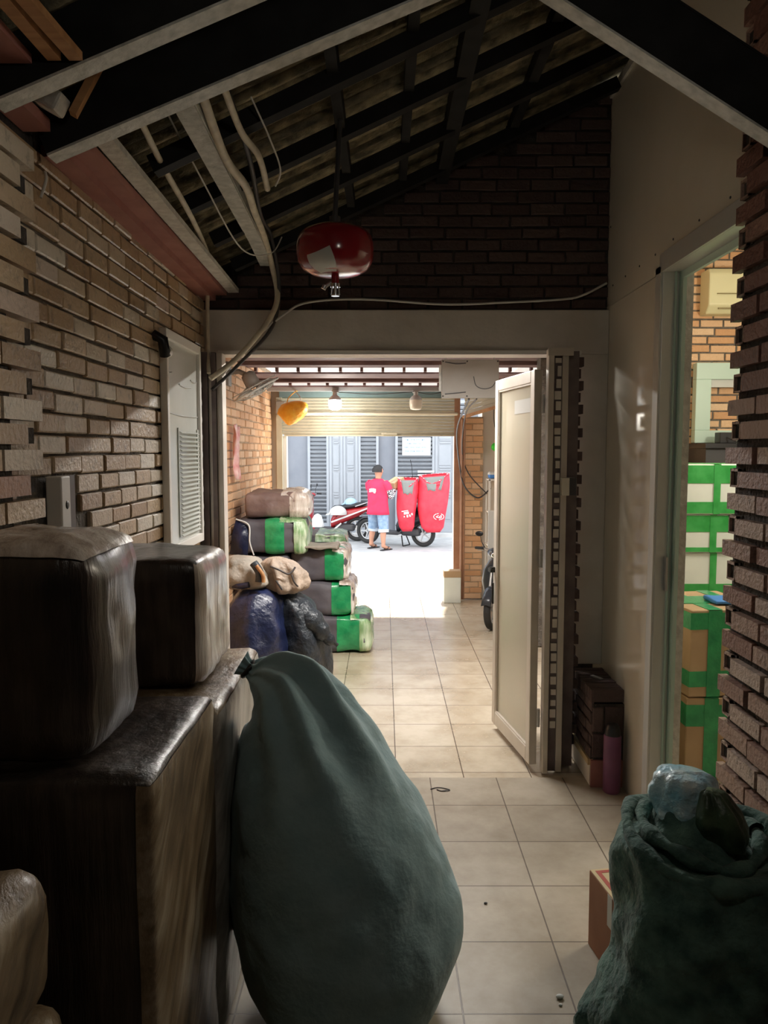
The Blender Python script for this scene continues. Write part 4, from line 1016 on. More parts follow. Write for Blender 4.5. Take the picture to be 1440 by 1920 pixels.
bale((-.48, 6.28, .42), (.48, .48, .27), 'grey bale with green tape, second from the floor in the right hand stack', 'bale_grey', 'tape_green', 'wrap_pale', 2, 0, (.2, .86), .86)
bale((-.52, 6.30, .69), (.46, .48, .26), 'grey bale with green tape, topmost of the right hand stack beneath the street view', 'bale_grey', 'tape_green', 'wrap_pale', 3, -.04, (.2, .86), .86)
for k, lb in enumerate(('bale on the floor at the far left wall, hidden behind the sacks', 'bale second from the floor at the far left wall, behind the sacks')):
    bale((-.95, 6.26, .195+.39*k), (.40, .50, .385), lb, 'bale_grey', None, None, 20+k)
bale((-.90, 6.26, .925), (.56, .55, .27), 'dark grey bale with bright green tape near the left jamb, under the brownish bale', 'bale_grey', 'tape_green', 'wrap_green', 4, .02, (-.12, .42), .62)
bale((-.87, 6.40, 1.165), (.52, .60, .205), 'brownish film wrapped bale on top of the stack by the left brick wall', 'bale_brown', None, 'wrap_pale', 5, .05, endx=.42)
bale((-.66, 7.15, .42), (.62, .60, .84), 'tall bale behind the stack with curved green tape showing at its right end', 'bale_grey', None, 'wrap_green', 6, 0, endx=.5)
# dark flap of cloth with a white edge on the middle bale
o = thing('dark_flap', (-1.06, 5.9, .82), 'dark blue flap with a white piped edge beside the left jamb', 'flap')
m = MB(); m.loft([[Vector((-1.19, 5.90, .80)), Vector((-1.17, 5.89, .95)), Vector((-1.14, 5.90, 1.07))], [Vector((-1.05, 5.86, .80)), Vector((-1.04, 5.87, .93)), Vector((-1.04, 5.90, 1.02))]], 0, False, closed=False); m.build('cloth', M['navy'], o, solid=.02)
m = MB(); m.tube(spline([(-1.14, 5.885, 1.075), (-1.04, 5.875, 1.03), (-1.03, 5.855, .90), (-1.00, 5.855, .80)]), .006, 6); m.build('piping', M['paper'], o)
# navy and black sacks in front
o = thing('plastic_sack', (-.80, 5.0, 0), 'shiny navy plastic sack on the floor behind the wrapped parcels', 'sack')
fold_sack('sack_body', [((-.86, 5.0, .003), .10, .20, 0), ((-.86, 5.0, .01), .17, .26, 0), ((-.85, 5.0, .2), .22, .30, 0), ((-.85, 5.0, .42), .22, .29, 0), ((-.84, 5.02, .60), .18, .25, 0), ((-.82, 5.03, .69), .10, .15, 0), ((-.82, 5.03, .71), .02, .03, 0)], 'navy', None, None, o, n=60, folds=lambda a, t: .03*math.sin(7*a), seed=2, amp=.03, freq=6)
o = thing('plastic_sack', (-.50, 5.1, 0), 'black plastic sack with a pointed corner, right of the navy sack', 'sack')
fold_sack('sack_body', [((-.52, 5.15, .003), .12, .16, 0), ((-.52, 5.15, .01), .16, .2, 0), ((-.54, 5.15, .2), .17, .25, 0), ((-.56, 5.15, .38), .17, .25, 0), ((-.60, 5.15, .53), .15, .22, 0), ((-.67, 5.15, .64), .10, .15, 0), ((-.70, 5.15, .68), .02, .03, 0)], 'black_bag', None, None, o, n=60, folds=lambda a, t: .05*math.sin(6*a+3)*t, seed=5, amp=.035, freq=7)
m = MB(); m.tube(spline([(-.56, 5.05, .52), (-.46, 5.0, .46), (-.38, 5.0, .37), (-.31, 5.02, .31)]), [.10-.092*(q/24)**1.3+.006*math.sin(q*1.1) for q in range(25)], 14); m.build('sack_corner', M['black_bag'], o)
# loose bags on top
o = thing('cloth_bag', (-.95, 5.05, .70), 'grey and beige cloth bag lying on the navy sack', 'bag')
fold_sack('bag_body', [((-.90, 5.05, .70), .12, .12, 0), ((-.90, 5.05, .74), .17, .16, 0), ((-.92, 5.05, .82), .15, .15, 0), ((-.95, 5.05, .89), .09, .1, 0), ((-.97, 5.05, .91), .02, .02, 0)], 'grey_bag', None, None, o, n=50, folds=lambda a, t: .08*math.sin(5*a), seed=11, amp=.03, freq=9)
m = MB(); m.tube(spline([(-.84, 4.90, .88), (-.80, 4.885, .82), (-.80, 4.88, .76)]), .028, 10); m.build('dark_strap', M['black_bag'], o)
m = MB(); m.tube(spline([(-.815, 4.86, .87), (-.775, 4.86, .81), (-.77, 4.86, .76)]), .012, 8); m.build('orange_trim', M['wood'], o)
m = MB(); m.tube(spline([(-.98, 4.93, .73), (-.92, 4.90, .73), (-.87, 4.89, .74)]), .02, 10); m.build('dark_strap', M['navy'], o)
o = thing('cloth_bag', (-.70, 5.1, .68), 'crumpled peach and beige bag with dark drawstrings on the black sack', 'bag')
fold_sack('bag_body', [((-.67, 5.08, .66), .10, .10, 0), ((-.66, 5.08, .70), .14, .14, 0), ((-.67, 5.08, .78), .135, .13, 0), ((-.70, 5.08, .86), .10, .1, 0), ((-.72, 5.08, .895), .03, .03, 0)], 'peach_bag', None, None, o, n=60, folds=lambda a, t: .12*math.sin(7*a+t*2)+.06*math.sin(13*a), seed=13, amp=.02, freq=12)
for pts in ([(-.74, 4.95, .85), (-.68, 4.93, .83), (-.62, 4.95, .80), (-.58, 4.98, .84)], [(-.60, 4.93, .80), (-.58, 4.92, .75), (-.56, 4.94, .72)], [(-.70, 4.93, .76), (-.66, 4.925, .70)]):
    m = MB(); m.tube(spline(pts), .006, 6); m.build('drawstring', M['cable_dark'], o)
o = thing('cloth_bag', (-.56, 5.75, .82), 'grey crumpled cloth lying on the topmost green taped bale', 'cloth')
m = MB(); m.rbox((-.54, 6.12, .842), (.36, .26, .03), .014, 10, .014, 9, 4); m.build('cloth_body', M['grey_bag'], o)

# white carton at the street threshold
o = thing('white_carton', (.735, 8.2, 0), 'small white and brown carton on the floor at the foot of the far brick column', 'box')
m = MB(); m.box(.635, .815, 8.05, 8.20, -.012, .26); m.build('carton', M['white_box'], o, bevel=.004)
m = MB(); m.box(.634, .816, 8.049, 8.201, .2605, .33); m.build('brown_rim', M['carton'], o, bevel=.004)
# shelf rack with bits right of the far brick column
o = thing('wire_rack', (1.16, 8.1, 0), 'tall white rack right of the far brick column, beside the open door leaf', 'rack')
for x, y in ((1.10, 8.0), (1.38, 8.0), (1.10, 8.25), (1.38, 8.25)):
    m = MB(); m.box(x-.01, x+.01, y-.01, y+.01, -.012, 1.3); m.build('post', M['white_paint'], o)
for z in (.25, .6, .95, 1.29):
    m = MB(); m.box(1.09, 1.385, 7.99, 8.26, z, z+.015); m.build('shelf', M['white_paint'], o)
m = MB(); m.box(1.085, 1.20, 7.965, 7.985, .24, .98); m.build('notice_board', M['paper'], o)
m = MB()
for k in range(40):
    z = .26+k*.0175
    if k in (13, 26, 33): continue
    m.box(1.165, 1.165+random.choice((.018, .022, .026)), 7.961, 7.9648, z, z+.011)
m.build('lettering', M['carton_red'], o)
o = thing('blue_packet', (1.17, 8.05, 1.305), 'blue and white packet on top of the white rack', 'packet')
m = MB(); m.rbox((1.17, 8.05, 1.345), (.15, .12, .07), .02, 8, .004, 12, 3); m.build('packet_body', M['blue_plain'], o)
m = MB(); m.rbox((1.17, 8.05, 1.345), (.15, .12, .07), .02, 8, .004, 12, 3, infl=.002, keep=lambda q: q.z > .2); m.build('packet_top', M['paper'], o)
o = thing('hanging_toy', (1.20, 8.2, 1.60), 'red and green balls hanging on a string right of the far brick column', 'ornament')
m = MB(); m.ell((1.185, 8.2, 1.64), .045, .04, .045); m.build('green_ball', M['toy_green'], o)
m = MB(); m.ell((1.205, 8.19, 1.70), .032, .03, .035); m.build('red_ball', M['red_ball'], o)
m = MB(); m.tube(spline([(1.20, 8.2, 1.73), (1.17, 8.25, 1.95), (1.19, 8.33, 2.1)]), .004, 6); m.build('string', M['cable_dark'], o)

# ---------------------------------------------------------------- house across the street
YF = 17.6
m = MB(); m.box(-9, 9, YF+.12, YF+.6, -.35, 8.5); struct(m.build('wall_front', M['facade_wall']))
m = MB(); m.box(-9, 9, YF-.35, YF+.12, -.35, -.28); struct(m.build('trim_14', M['curb']))
def px2x(px): return (px-720)/1440*YF*1.0
def fbox(mb, a, b, y0, y1, z0, z1, k=0): mb.box(a, b, y0, y1, z0, z1, k)
def gate_leaf(x0, x1, kind, label):
    o = thing('shutter_door', ((x0+x1)/2, YF, -.28), label, 'door', 'grey doors of the house across the street')
    z0, z1 = -.275, 2.75
    m = MB()
    for a in ((x0, x0+.06, z0, z1), (x1-.06, x1, z0, z1), (x0+.06, x1-.06, z1-.08, z1), (x0+.06, x1-.06, z0, z0+.22)): m.box(a[0], a[1], YF, YF+.06, a[2], a[3])
    m.build('door_frame', M['facade'], o, bevel=.004)
    m = MB()
    if kind == 'l':
        z = z0+.24
        while z < z1-.1:
            m.obox(((x0+x1)/2, YF+.03, z+.04), (x1-x0-.12, .075, .012), Matrix.Rotation(math.radians(-48), 3, 'X')); z += .092
        m.build('louvre', M['facade'], o)
        m = MB(); m.box(x0+.06, x1-.06, YF+.075, YF+.09, z0+.2, z1-.05); m.build('backing', M['facade_dark'], o)
    else:
        m.box(x0+.06, x1-.06, YF+.02, YF+.05, z0+.2, z1-.05)
        for (a, b) in ((.30, .75), (.92, 1.37), (1.54, 2.0), (2.14, 2.6)):
            m.box(x0+.09, x1-.09, YF+.008, YF+.02, z0+a, z0+b)
        for a in (.80, 1.42, 2.04):
            m.box(x0+.10, x1-.10, YF-.002, YF+.02, z0+a, z0+a+.03); m.box(x0+.10, x1-.10, YF-.002, YF+.02, z0+a+.06, z0+a+.09)
        m.build('door_panel', M['facade'], o, bevel=.005)
    return o
LB = ['slatted grey shutter door left of the two panelled doors', 'panelled grey door, left one of the pair behind the parked red scooter', 'panelled grey door, right one of the pair beside the person', 'slatted grey shutter door right behind the person', 'slatted grey shutter door carrying the white notice', 'panelled grey door at the right edge of the street opening', 'slatted grey shutter door beyond the left edge of the street opening', 'slatted grey shutter door beyond the right edge of the street opening']
for (a, b, k, lb) in ((577, 617, 'l', LB[0]), (617.5, 643, 'p', LB[1]), (643.5, 671, 'p', LB[2]), (671.5, 710, 'l', LB[3]), (741, 815, 'l', LB[4]), (815.5, 853, 'p', LB[5]), (500, 535, 'l', LB[6]), (854, 900, 'l', LB[7])):
    gate_leaf(px2x(a), px2x(b), k, lb)
o = thing('notice_sign', (.85, YF-.02, 1.5), 'white notice with four lines of writing on the grey slatted shutter door', 'sign')
sx0, sx1, sz0, sz1 = px2x(754), px2x(807), 1.49, 1.90
m = MB(); m.box(sx0, sx1, YF-.03, YF-.022, sz0, sz1); m.build('board', M['notice_board'], o)
m = MB()
for k, (n_, s_) in enumerate(((15, .02), (10, .08), (16, .015), (14, .03))):
    z = sz1-.075-k*.088; x = sx0+.03+s_; i = 0
    while i < n_ and x < sx1-.04:
        wd = random.choice((.014, .018, .022))
        m.box(x, x+.004, YF-.0318, YF-.0302, z, z+.036); m.box(x, x+wd, YF-.0318, YF-.0302, z+random.choice((0, .016, .032)), z+random.choice((0, .016))+.006 if False else z+.037)if i % 5 == 2 else m.box(x, x+wd, YF-.0318, YF-.0302, z+.031, z+.037)
        m.box(x+wd-.004, x+wd, YF-.0318, YF-.0302, z+.01, z+.036)
        x += wd+.009+(.022 if i % 4 == 3 else 0); i += 1
m.build('lettering', M['notice_ink'], o)
m = MB(); m.box(px2x(783), px2x(814), YF-.03, YF-.024, 1.0, 1.06); m.box(px2x(783), px2x(814), YF-.03, YF-.024, 1.10, 1.15); tag(m.build('label_strip', M['paper']), 'pair of white number strips on the slatted door above the red bags', 'label')

# ---------------------------------------------------------------- scooters
def scooter(root_loc, label, mbody, mtrim, mseat='seat', name='motor_scooter'):
    o = thing(name, root_loc, label, 'scooter', 'scooters')
    X0, Y0, Z0 = root_loc
    def W(p): return Vector((p[0]+X0, p[1]+Y0, p[2]+Z0))
    def wheel(x, nm):
        m = MB(); m.torus(W((x, 0, .27)), .225, .045, 'y', 28, 10); t = m.build(nm, M['rubber'], o)
        m = MB(); m.torus(W((x, 0, .27)), .175, .014, 'y', 28, 8)
        for k in range(5):
            a = 2*math.pi*k/5; m.beam(W((x, 0, .27)), W((x+.175*math.cos(a), 0, .27+.175*math.sin(a))), .025, .022)
        m.tube([W((x, -.05, .27)), W((x, .05, .27))], .035, 12); m.build('rim', M['silver'], t)
    wheel(.66, 'front_wheel'); wheel(-.62, 'rear_wheel')
    # front fender
    m = MB(); rg = []
    for k in range(9):
        a = math.radians(20+k*18); r = .30
        rg.append([W((.66+math.cos(a)*r, y, .27+math.sin(a)*r - abs(y)*.3)) for y in (-.06, -.03, 0, .03, .06)])
    m.loft(rg, 0, False, closed=False); m.build('front_fender', M[mbody], o, solid=.01)
    for s in (-1, 1):
        m = MB(); m.tube([W((.66, .06*s, .27)), W((.50, .06*s, .72))], .018, 8); m.build('fork', M['silver'], o)
    # leg shield, rising to the head
    m = MB()
    rings = []
    for (x, z, wy, th) in ((.30, .26, .16, .06), (.36, .40, .20, .07), (.42, .58, .22, .09), (.44, .74, .19, .11), (.42, .86, .12, .10), (.40, .92, .06, .05)):
        rings.append([W((x+th*math.cos(a)*.8, wy*math.sin(a), z+.03*math.cos(a))) for a in [2*math.pi*k/20 for k in range(20)]])
    m.loft(rings); m.build('leg_shield', M[mbody], o)
    m = MB(); m.loft([[W((x+.03*math.cos(a), y_*.06*1+.03*math.sin(a)*0+y_*0+.05*math.sin(a), z)) for a in [2*math.pi*k/12 for k in range(12)]] for (x, z, y_) in ((.48, .50, 0), (.53, .62, 0), (.54, .72, 0), (.50, .82, 0))]); m.build('front_trim', M[mtrim], o)
    # head with lamp and handlebar
    m = MB(); m.loft([[W((x, wy*math.sin(a), z+hz*math.cos(a))) for a in [2*math.pi*k/20 for k in range(20)]] for (x, z, wy, hz) in ((.30, 1.0, .03, .02), (.34, .99, .13, .05), (.42, .97, .15, .07), (.49, .95, .10, .06), (.52, .94, .04, .03))]); m.build('head_cowl', M[mbody], o)
    m = MB(); m.ell(W((.50, 0, .945)), .03, .07, .045); m.build('headlamp', M['chrome'], o)
    hb = MB(); hb.tube([W((.27, -.34, 1.0)), W((.33, -.22, 1.01)), W((.38, -.08, .99)), W((.38, .08, .99)), W((.33, .22, 1.01)), W((.27, .34, 1.0))], .012, 8); h_ = hb.build('handlebar', M['silver'], o)
    for s in (-1, 1):
        m = MB(); m.tube([W((.33, .22*s, 1.01)), W((.26, .36*s, 1.0))], .019, 10); m.build('grip', M['rubber'], h_)
        m = MB(); m.tube([W((.34, .20*s, 1.01)), W((.36, .25*s, 1.10)), W((.33, .27*s, 1.17))], .006, 6); m.ell(W((.33, .29*s, 1.20)), .012, .055, .035); m.build('mirror', M['black_plastic'], o)
        m = MB(); m.tube([W((.37, .14*s, .98)), W((.36, .30*s, .985))], .006, 6); m.build('brake_lever', M['silver'], h_)
    # footboard
    m = MB(); m.rbox(W((.10, 0, .27)), (.50, .30, .06), .025, 8, 0); m.build('footboard', M['dark_grey'], o)
    # rear body
    m = MB(); rings = []
    for (x, z, wy, hz) in ((-.06, .40, .12, .13), (-.14, .50, .16, .19), (-.28, .56, .17, .18), (-.46, .60, .17, .15), (-.64, .65, .15, .12), (-.80, .70, .11, .085), (-.90, .73, .06, .05), (-.93, .735, .02, .02)):
        rings.append([W((x, wy*math.sin(a), z+hz*math.cos(a)*(1 if math.cos(a) < 0 else .8))) for a in [2*math.pi*k/24 for k in range(24)]])
    m.loft(rings); m.build('rear_body', M[mbody], o)
    for s in (-1, 1):
        m = MB(); m.beam(W((-.08, .165*s, .42)), W((-.50, .18*s, .58)), .012, .035); m.beam(W((-.50, .18*s, .58)), W((-.86, .10*s, .72)), .012, .03); m.build('side_stripe', M[mtrim], o)
        m = MB(); m.beam(W((.32, .15*s, .245)), W((-.12, .16*s, .245)), .02, .03); m.beam(W((-.12, .16*s, .245)), W((-.3, .17*s, .40)), .02, .03); m.build('lower_stripe', M[mtrim], o)
    # seat
    m = MB(); m.loft([[W((x, wy*math.sin(a), z+hz*math.cos(a))) for a in [2*math.pi*k/20 for k in range(20)]] for (x, z, wy, hz) in ((-.06, .70, .06, .03), (-.12, .72, .12, .05), (-.30, .73, .15, .055), (-.48, .76, .15, .055), (-.70, .80, .13, .05), (-.82, .82, .07, .03))]); m.build('seat', M[mseat], o)
    m = MB(); m.tube(spline([W((-.60, .14, .76)), W((-.84, .13, .84)), W((-.93, .06, .87)), W((-.93, -.06, .87)), W((-.84, -.13, .84)), W((-.60, -.14, .76))]), .012, 8); m.build('grab_rail', M['silver'], o)
    m = MB(); m.ell(W((-.93, 0, .73)), .03, .07, .035); m.build('tail_light', M['red_gloss'], o)
    m = MB(); m.prism([(-.88, .66), (-.98, .44), (-.95, .43), (-.84, .62)], -.07, .07, 0, T=lambda q: W((q.x, q.y, q.z))); m.build('rear_fender', M['black_plastic'], o)
    m = MB(); m.obox(W((-.985, 0, .52)), (.008, .15, .12), Matrix.Rotation(.3, 3, 'Y')); m.build('number_plate', M['paper'], o)
    # engine, exhaust, stand
    m = MB(); m.rbox(W((-.36, .03, .30)), (.42, .15, .17), .05, 8, .004, 9, 2); m.build('engine', M['dark_grey'], o)
    m = MB(); m.tube(spline([W((-.30, -.10, .28)), W((-.45, -.14, .27)), W((-.58, -.15, .30)), W((-.86, -.16, .38))], 4), [.02, .02, .02, .025, .03, .04, .05, .055, .058, .058, .058, .052, .04], 12); m.build('exhaust', M['silver'], o)
    m = MB(); m.tube([W((-.18, .10, .22)), W((-.24, .16, .01))], .012, 6); m.tube([W((-.18, -.10, .22)), W((-.24, -.16, .01))], .012, 6); m.tube([W((-.24, .16, .012)), W((-.24, -.16, .012))], .010, 6); m.build('stand', M['black_metal'], o)
    return o
s1 = scooter((0, 0, 0), 'dark red and white parked scooter in the street, left of the person', 'red_paint', 'white_stripe')
s1.location = (-1.19, 16.60, -.35); s1.rotation_euler = (0, 0, math.radians(172))
s2 = scooter((0, 0, 0), 'black scooter in the street loaded with two red bags, behind the person', 'dark_paint', 'dark_grey')
s2.location = (.248, 15.80, -.35); s2.rotation_euler = (0, 0, math.radians(152))
s3 = copy_tree(s2); s3['label'] = 'dark scooter mostly hidden behind the open frosted door leaf'
s3.location = (1.17, 7.25, -.012); s3.rotation_euler = (0, 0, math.radians(-115)); s3.scale = (.7, .7, .7)

def helmet(c, mt, label, r=.14):
    o = thing('helmet', (c[0], c[1], c[2]), label, 'helmet', 'helmets on the red scooter')
    m = MB(); n = 24; rg = []
    for i in range(9):
        t = i/8*math.radians(100); rg.append([Vector((c[0]+r*1.12*math.sin(t)*math.cos(a), c[1]+r*math.sin(t)*math.sin(a), c[2]+.05+r*.95*math.cos(t))) for a in [2*math.pi*k/n for k in range(n)]])
    m.loft(rg[::-1], 0, True); m.build('shell', M[mt], o)
    m = MB(); m.prism([(r*1.0, .03), (r*1.55, .01), (r*1.5, .03), (r*.9, .08)], c[1]-r*.6, c[1]+r*.6, 0, T=lambda q: Vector((c[0]-q.x, q.y, c[2]+q.z))); m.build('peak', M[mt], o)
    m = MB(); m.tube(spline([(c[0]-.02, c[1]-r*.95, c[2]+.04), (c[0]-.03, c[1]-r*.6, c[2]-.015), (c[0]-.03, c[1]+r*.6, c[2]-.015), (c[0]-.02, c[1]+r*.95, c[2]+.04)]), .006, 6); m.build('strap', M['cable_dark'], o)
    return o
helmet((-.98, 16.32, .22), 'white_gloss', 'white helmet hanging at the front of the red scooter seat', .17)
helmet((-.72, 16.55, .42), 'sign_blue', 'blue helmet resting on the middle of the red scooter seat', .125)
bl = bpy.data.materials['blue_plain']
o = thing('plastic_bag', (-1.40, 16.12, -.05), 'white plastic bag hanging in front of the red scooter seat', 'bag')
fold_sack('bag_body', [((-1.40, 16.08, -.04), .05, .04, 0), ((-1.40, 16.08, 0), .13, .09, 0), ((-1.40, 16.08, .12), .12, .08, 0), ((-1.40, 16.08, .24), .07, .05, 0), ((-1.40, 16.08, .28), .02, .02, 0)], 'paper', None, None, o, n=40, folds=lambda a, t: .1*math.sin(5*a), seed=7, amp=.02, freq=9)

# red delivery bags on the black scooter
def red_bag(cx, cy, w_, zt, zb, label, mark, skew=0):
    o = thing('delivery_bag', (cx, cy, zb), label, 'bag', 'red delivery bags')
    n = 40; rg = []
    for i in range(13):
        t = i/12; z = zb+(zt-zb)*t
        ww = w_*(.62+.42*math.sin(min(1, t*1.3+.05)*math.pi/2)) * (1 if t < .85 else 1-.06*(t-.85)/.15)
        dd = .20*(.35+.75*math.sin(min(1, t*1.6)*math.pi/2))
        if i == 0: ww *= .7
        row = []
        for k in range(n):
            a = 2*math.pi*k/n; c_, s_ = math.cos(a), math.sin(a)
            ex = .75
            x = ww/2*abs(c_)**ex*(1 if c_ > 0 else -1); y = dd*abs(s_)**ex*(1 if s_ > 0 else -1)
            zz = z + (skew*x*.35 if t > .6 else 0)*t
            if t > .9: zz -= .16*max(0, -s_)**3*(1-abs(c_)**2)
            p = Vector((cx+x+.02*math.sin(5*t+c_*3), cy+y, zz)); q = 1+.05*noise.noise(p*5)
            p.y += .03*noise.noise(p*6+Vector((3, 0, 0))); row.append(p)
        rg.append(row)
    m = MB(); m.loft(rg, 0, False); m.add(rg[0], [tuple(range(n))[::-1]]); m.build('bag_body', M['red_bag'], o, solid=.008)
    # grey lining folded over the front of the mouth
    m = MB(); g = []
    for i in range(6):
        t = i/5; wv = w_*.33*(1-.35*t)
        g.append([Vector((cx+w_*.02+wv*(-1+2*j/6)*1.0, cy-.215-.012*math.sin(j)-.012*t, zt-.03-.27*t+skew*wv*(-1+2*j/6)*.3+.02*math.sin(j*1.7)*t)) for j in range(7)])
    m.loft(g, 0, False, closed=False); m.build('grey_lining', M['grey_lining'], o, solid=.012)
    # white rim band with pale stitching
    m = MB(); m.tube(rg[-1]+[rg[-1][0]], .014, 8, caps=False); m.build('rim_band', M['red_bag'], o)
    m = MB()
    for i in range(0, n, 2): p = rg[-1][i]; m.obox(p+Vector((0, 0, .012)), (.028, .02, .012))
    m.build('rim_stitches', M['paper'], o)
    m = MB()
    zc = zb+(zt-zb)*.30; yy = cy-.205
    if mark == 0:
        for (x, z, a, l, h) in ((-.05, .10, .15, .13, .018), (-.02, .06, .15, .10, .045), (.0, .0, .2, .03, .05), (.05, .01, .4, .03, .045), (.09, .04, .3, .03, .04), (-.06, -.01, 0, .02, .03)):
            m.obox((cx+x, yy-.005, zc+z), (l, .006, h), Matrix.Rotation(-a, 3, 'Y'))
    else:
        c0 = Vector((cx+.10, yy-.005, zc-.02))
        for k in range(14):
            a = 2*math.pi*k/14
            if k % 7 == 3: continue
            m.obox(c0+Vector((.10*math.cos(a), 0, .06*math.sin(a))), (.035, .006, .012), Matrix.Rotation(-a-math.pi/2, 3, 'Y'))
        for (x, z, a, l) in ((-.03, .01, .5, .06), (.03, .01, .7, .07), (0, -.02, -.2, .09), (.05, -.01, 1.2, .04)): m.obox(c0+Vector((x, 0, z)), (l, .006, .014), Matrix.Rotation(-a, 3, 'Y'))
    m.build('printed_mark', M['paper'], o)
    return o
red_bag(.46, 15.28, .40, 1.05, .0, 'red delivery bag with grey lining beside the person, left one on the black scooter', 0)
red_bag(.98, 15.30, .60, 1.12, -.02, 'wider red delivery bag with a round white mark, right one on the black scooter', 1, .25)
o = thing('bag_frame', (.70, 15.62, .40), 'metal carrier frame on the black scooter holding the red delivery bags', 'frame')
m = MB(); m.tube([(.22, 15.55, 1.04), (1.25, 15.55, 1.10)], .014, 8); m.tube([(.22, 15.80, 1.04), (1.25, 15.80, 1.10)], .014, 8); m.tube([(.45, 15.55, 1.04), (.45, 15.80, 1.04)], .012, 8); m.tube([(1.1, 15.55, 1.09), (1.1, 15.80, 1.09)], .012, 8)
for x in (.6, 1.0): m.tube([(x, 15.62, .45), (x, 15.62, 1.06)], .012, 8); m.tube([(x, 15.74, .45), (x, 15.74, 1.06)], .012, 8)
m.build('tube_frame', M['black_metal'], o)
m = MB(); m.tube([(.58, 15.55, 1.05), (.56, 15.55, 1.30), (.53, 15.55, 1.42)], .006, 6); m.build('antenna', M['black_metal'], o)

# ---------------------------------------------------------------- the person
def skin_obj(name, verts, edges, mt, parent, sub=2):
    me = bpy.data.meshes.new(name); off = wloc(parent)
    me.from_pydata([(v[0]-off.x*0, v[1], v[2]) for v in verts], edges, [])
    me.materials.append(mt)
    o = bpy.data.objects.new(name, me); COL.objects.link(o); o.parent = parent
    sk_ = o.modifiers.new('skin', 'SKIN'); sk_.use_smooth_shade = True
    me.skin_vertices.new() if not me.skin_vertices else None
    for i, v in enumerate(verts): r = v[3]; me.skin_vertices[0].data[i].radius = (r, r) if not isinstance(r, tuple) else r
    me.skin_vertices[0].data[0].use_root = True
    s_ = o.modifiers.new('sub', 'SUBSURF'); s_.levels = s_.render_levels = sub
    return o
# built at the origin facing +x (feet at z = 0), height 1.66
pr = thing('person', (0, 0, 0), 'person in a red top and denim shorts holding a cardboard box beside the red bags', 'person', None)
V = []; E = []
def chain(pts, root=None):
    prev = root
    for p in pts:
        V.append(p); i = len(V)-1
        if prev is not None: E.append((prev, i))
        prev = i
    return prev
pel = chain([(0, 0, .88, .12)])
che = chain([(0, 0, 1.02, .12), (.0, 0, 1.18, .13), (-.005, 0, 1.30, .12)], pel)
nck = chain([(.0, 0, 1.385, .055), (.015, 0, 1.44, .05)], che)
chain([(.02, 0, 1.50, .072), (.025, 0, 1.57, .085), (.015, 0, 1.625, .06)], nck)
for s in (-1, 1):
    sh_ = chain([(0, .13*s, 1.32, .065), (.0, .175*s, 1.30, .055)], che)
    el = chain([(.05, .215*s, 1.15, .042), (.08, .22*s, 1.05, .040)], sh_)
    wr = chain([(.17, .19*s, 1.11, .036), (.29, .15*s, 1.18, .026)], el)
    pm = chain([(.335, .145*s, 1.20, .030), (.37, .14*s, 1.21, .026)], wr)
    for f, (dy, L) in enumerate(((-.024, .030), (-.008, .036), (.008, .034), (.022, .026))):
        chain([(.385, .14*s+dy*s*.9, 1.21-.002*f, .010), (.385+L, (.135+dy*.9)*s, 1.21, .009), (.395+L*1.3, (.120+dy*.9)*s, 1.195, .008)], pm)
    chain([(.345, .12*s, 1.23, .011), (.37, .105*s, 1.245, .009)], pm)
    hp = chain([(.0, .09*s, .83, .095)], pel)
    fx = .05*s
    kn = chain([(.01+fx*.5, .12*s, .62, .075), (.015+fx, .145*s, .46, .055)], hp)
    an = chain([(-.01+fx, .16*s, .32, .056), (-.02+fx, .17*s, .18, .040), (-.02+fx, .175*s, .085, .032)], kn)
    chain([(-.035+fx, .175*s, .045, .034), ], an)
    chain([(.05+fx, .18*s, .048, .034), (.12+fx, .185*s, .035, .028), (.15+fx, .187*s, .03, .02)], an)
skin_obj('body', V, E, M['skin'], pr)
m = MB()   # face features
m.ell((.105, 0, 1.545), .018, .012, .022, 10, 8)
for s in (-1, 1): m.ell((.02, .083*s, 1.55), .018, .008, .028, 10, 8)
m.build('nose_and_ears', M['skin'], pr)
m = MB()
for s in (-1, 1): m.ell((.098, .032*s, 1.568), .008, .011, .006, 8, 6); m.ell((.098, .033*s, 1.588), .007, .016, .004, 8, 6)
m.build('eyes', M['hair'], pr)
m = MB(); m.ell((.102, 0, 1.505), .006, .02, .006, 8, 6); m.build('mouth', M['shirt'], pr)
m = MB(); rg = []
for i in range(10):
    t = i/9; z = 1.53+.145*t; r = math.sqrt(max(0, 1-(max(0, t-.25)/.77)**2)); rg.append([Vector((.005-.02*(1-t)+r*.096*math.cos(a)-(.045 if math.cos(a) > 0 and t < .45 else 0)*math.cos(a)*1.2, r*.092*math.sin(a), z)) for a in [2*math.pi*k/24 for k in range(24)]])
m.loft(rg); m.build('hair', M['hair'], pr)
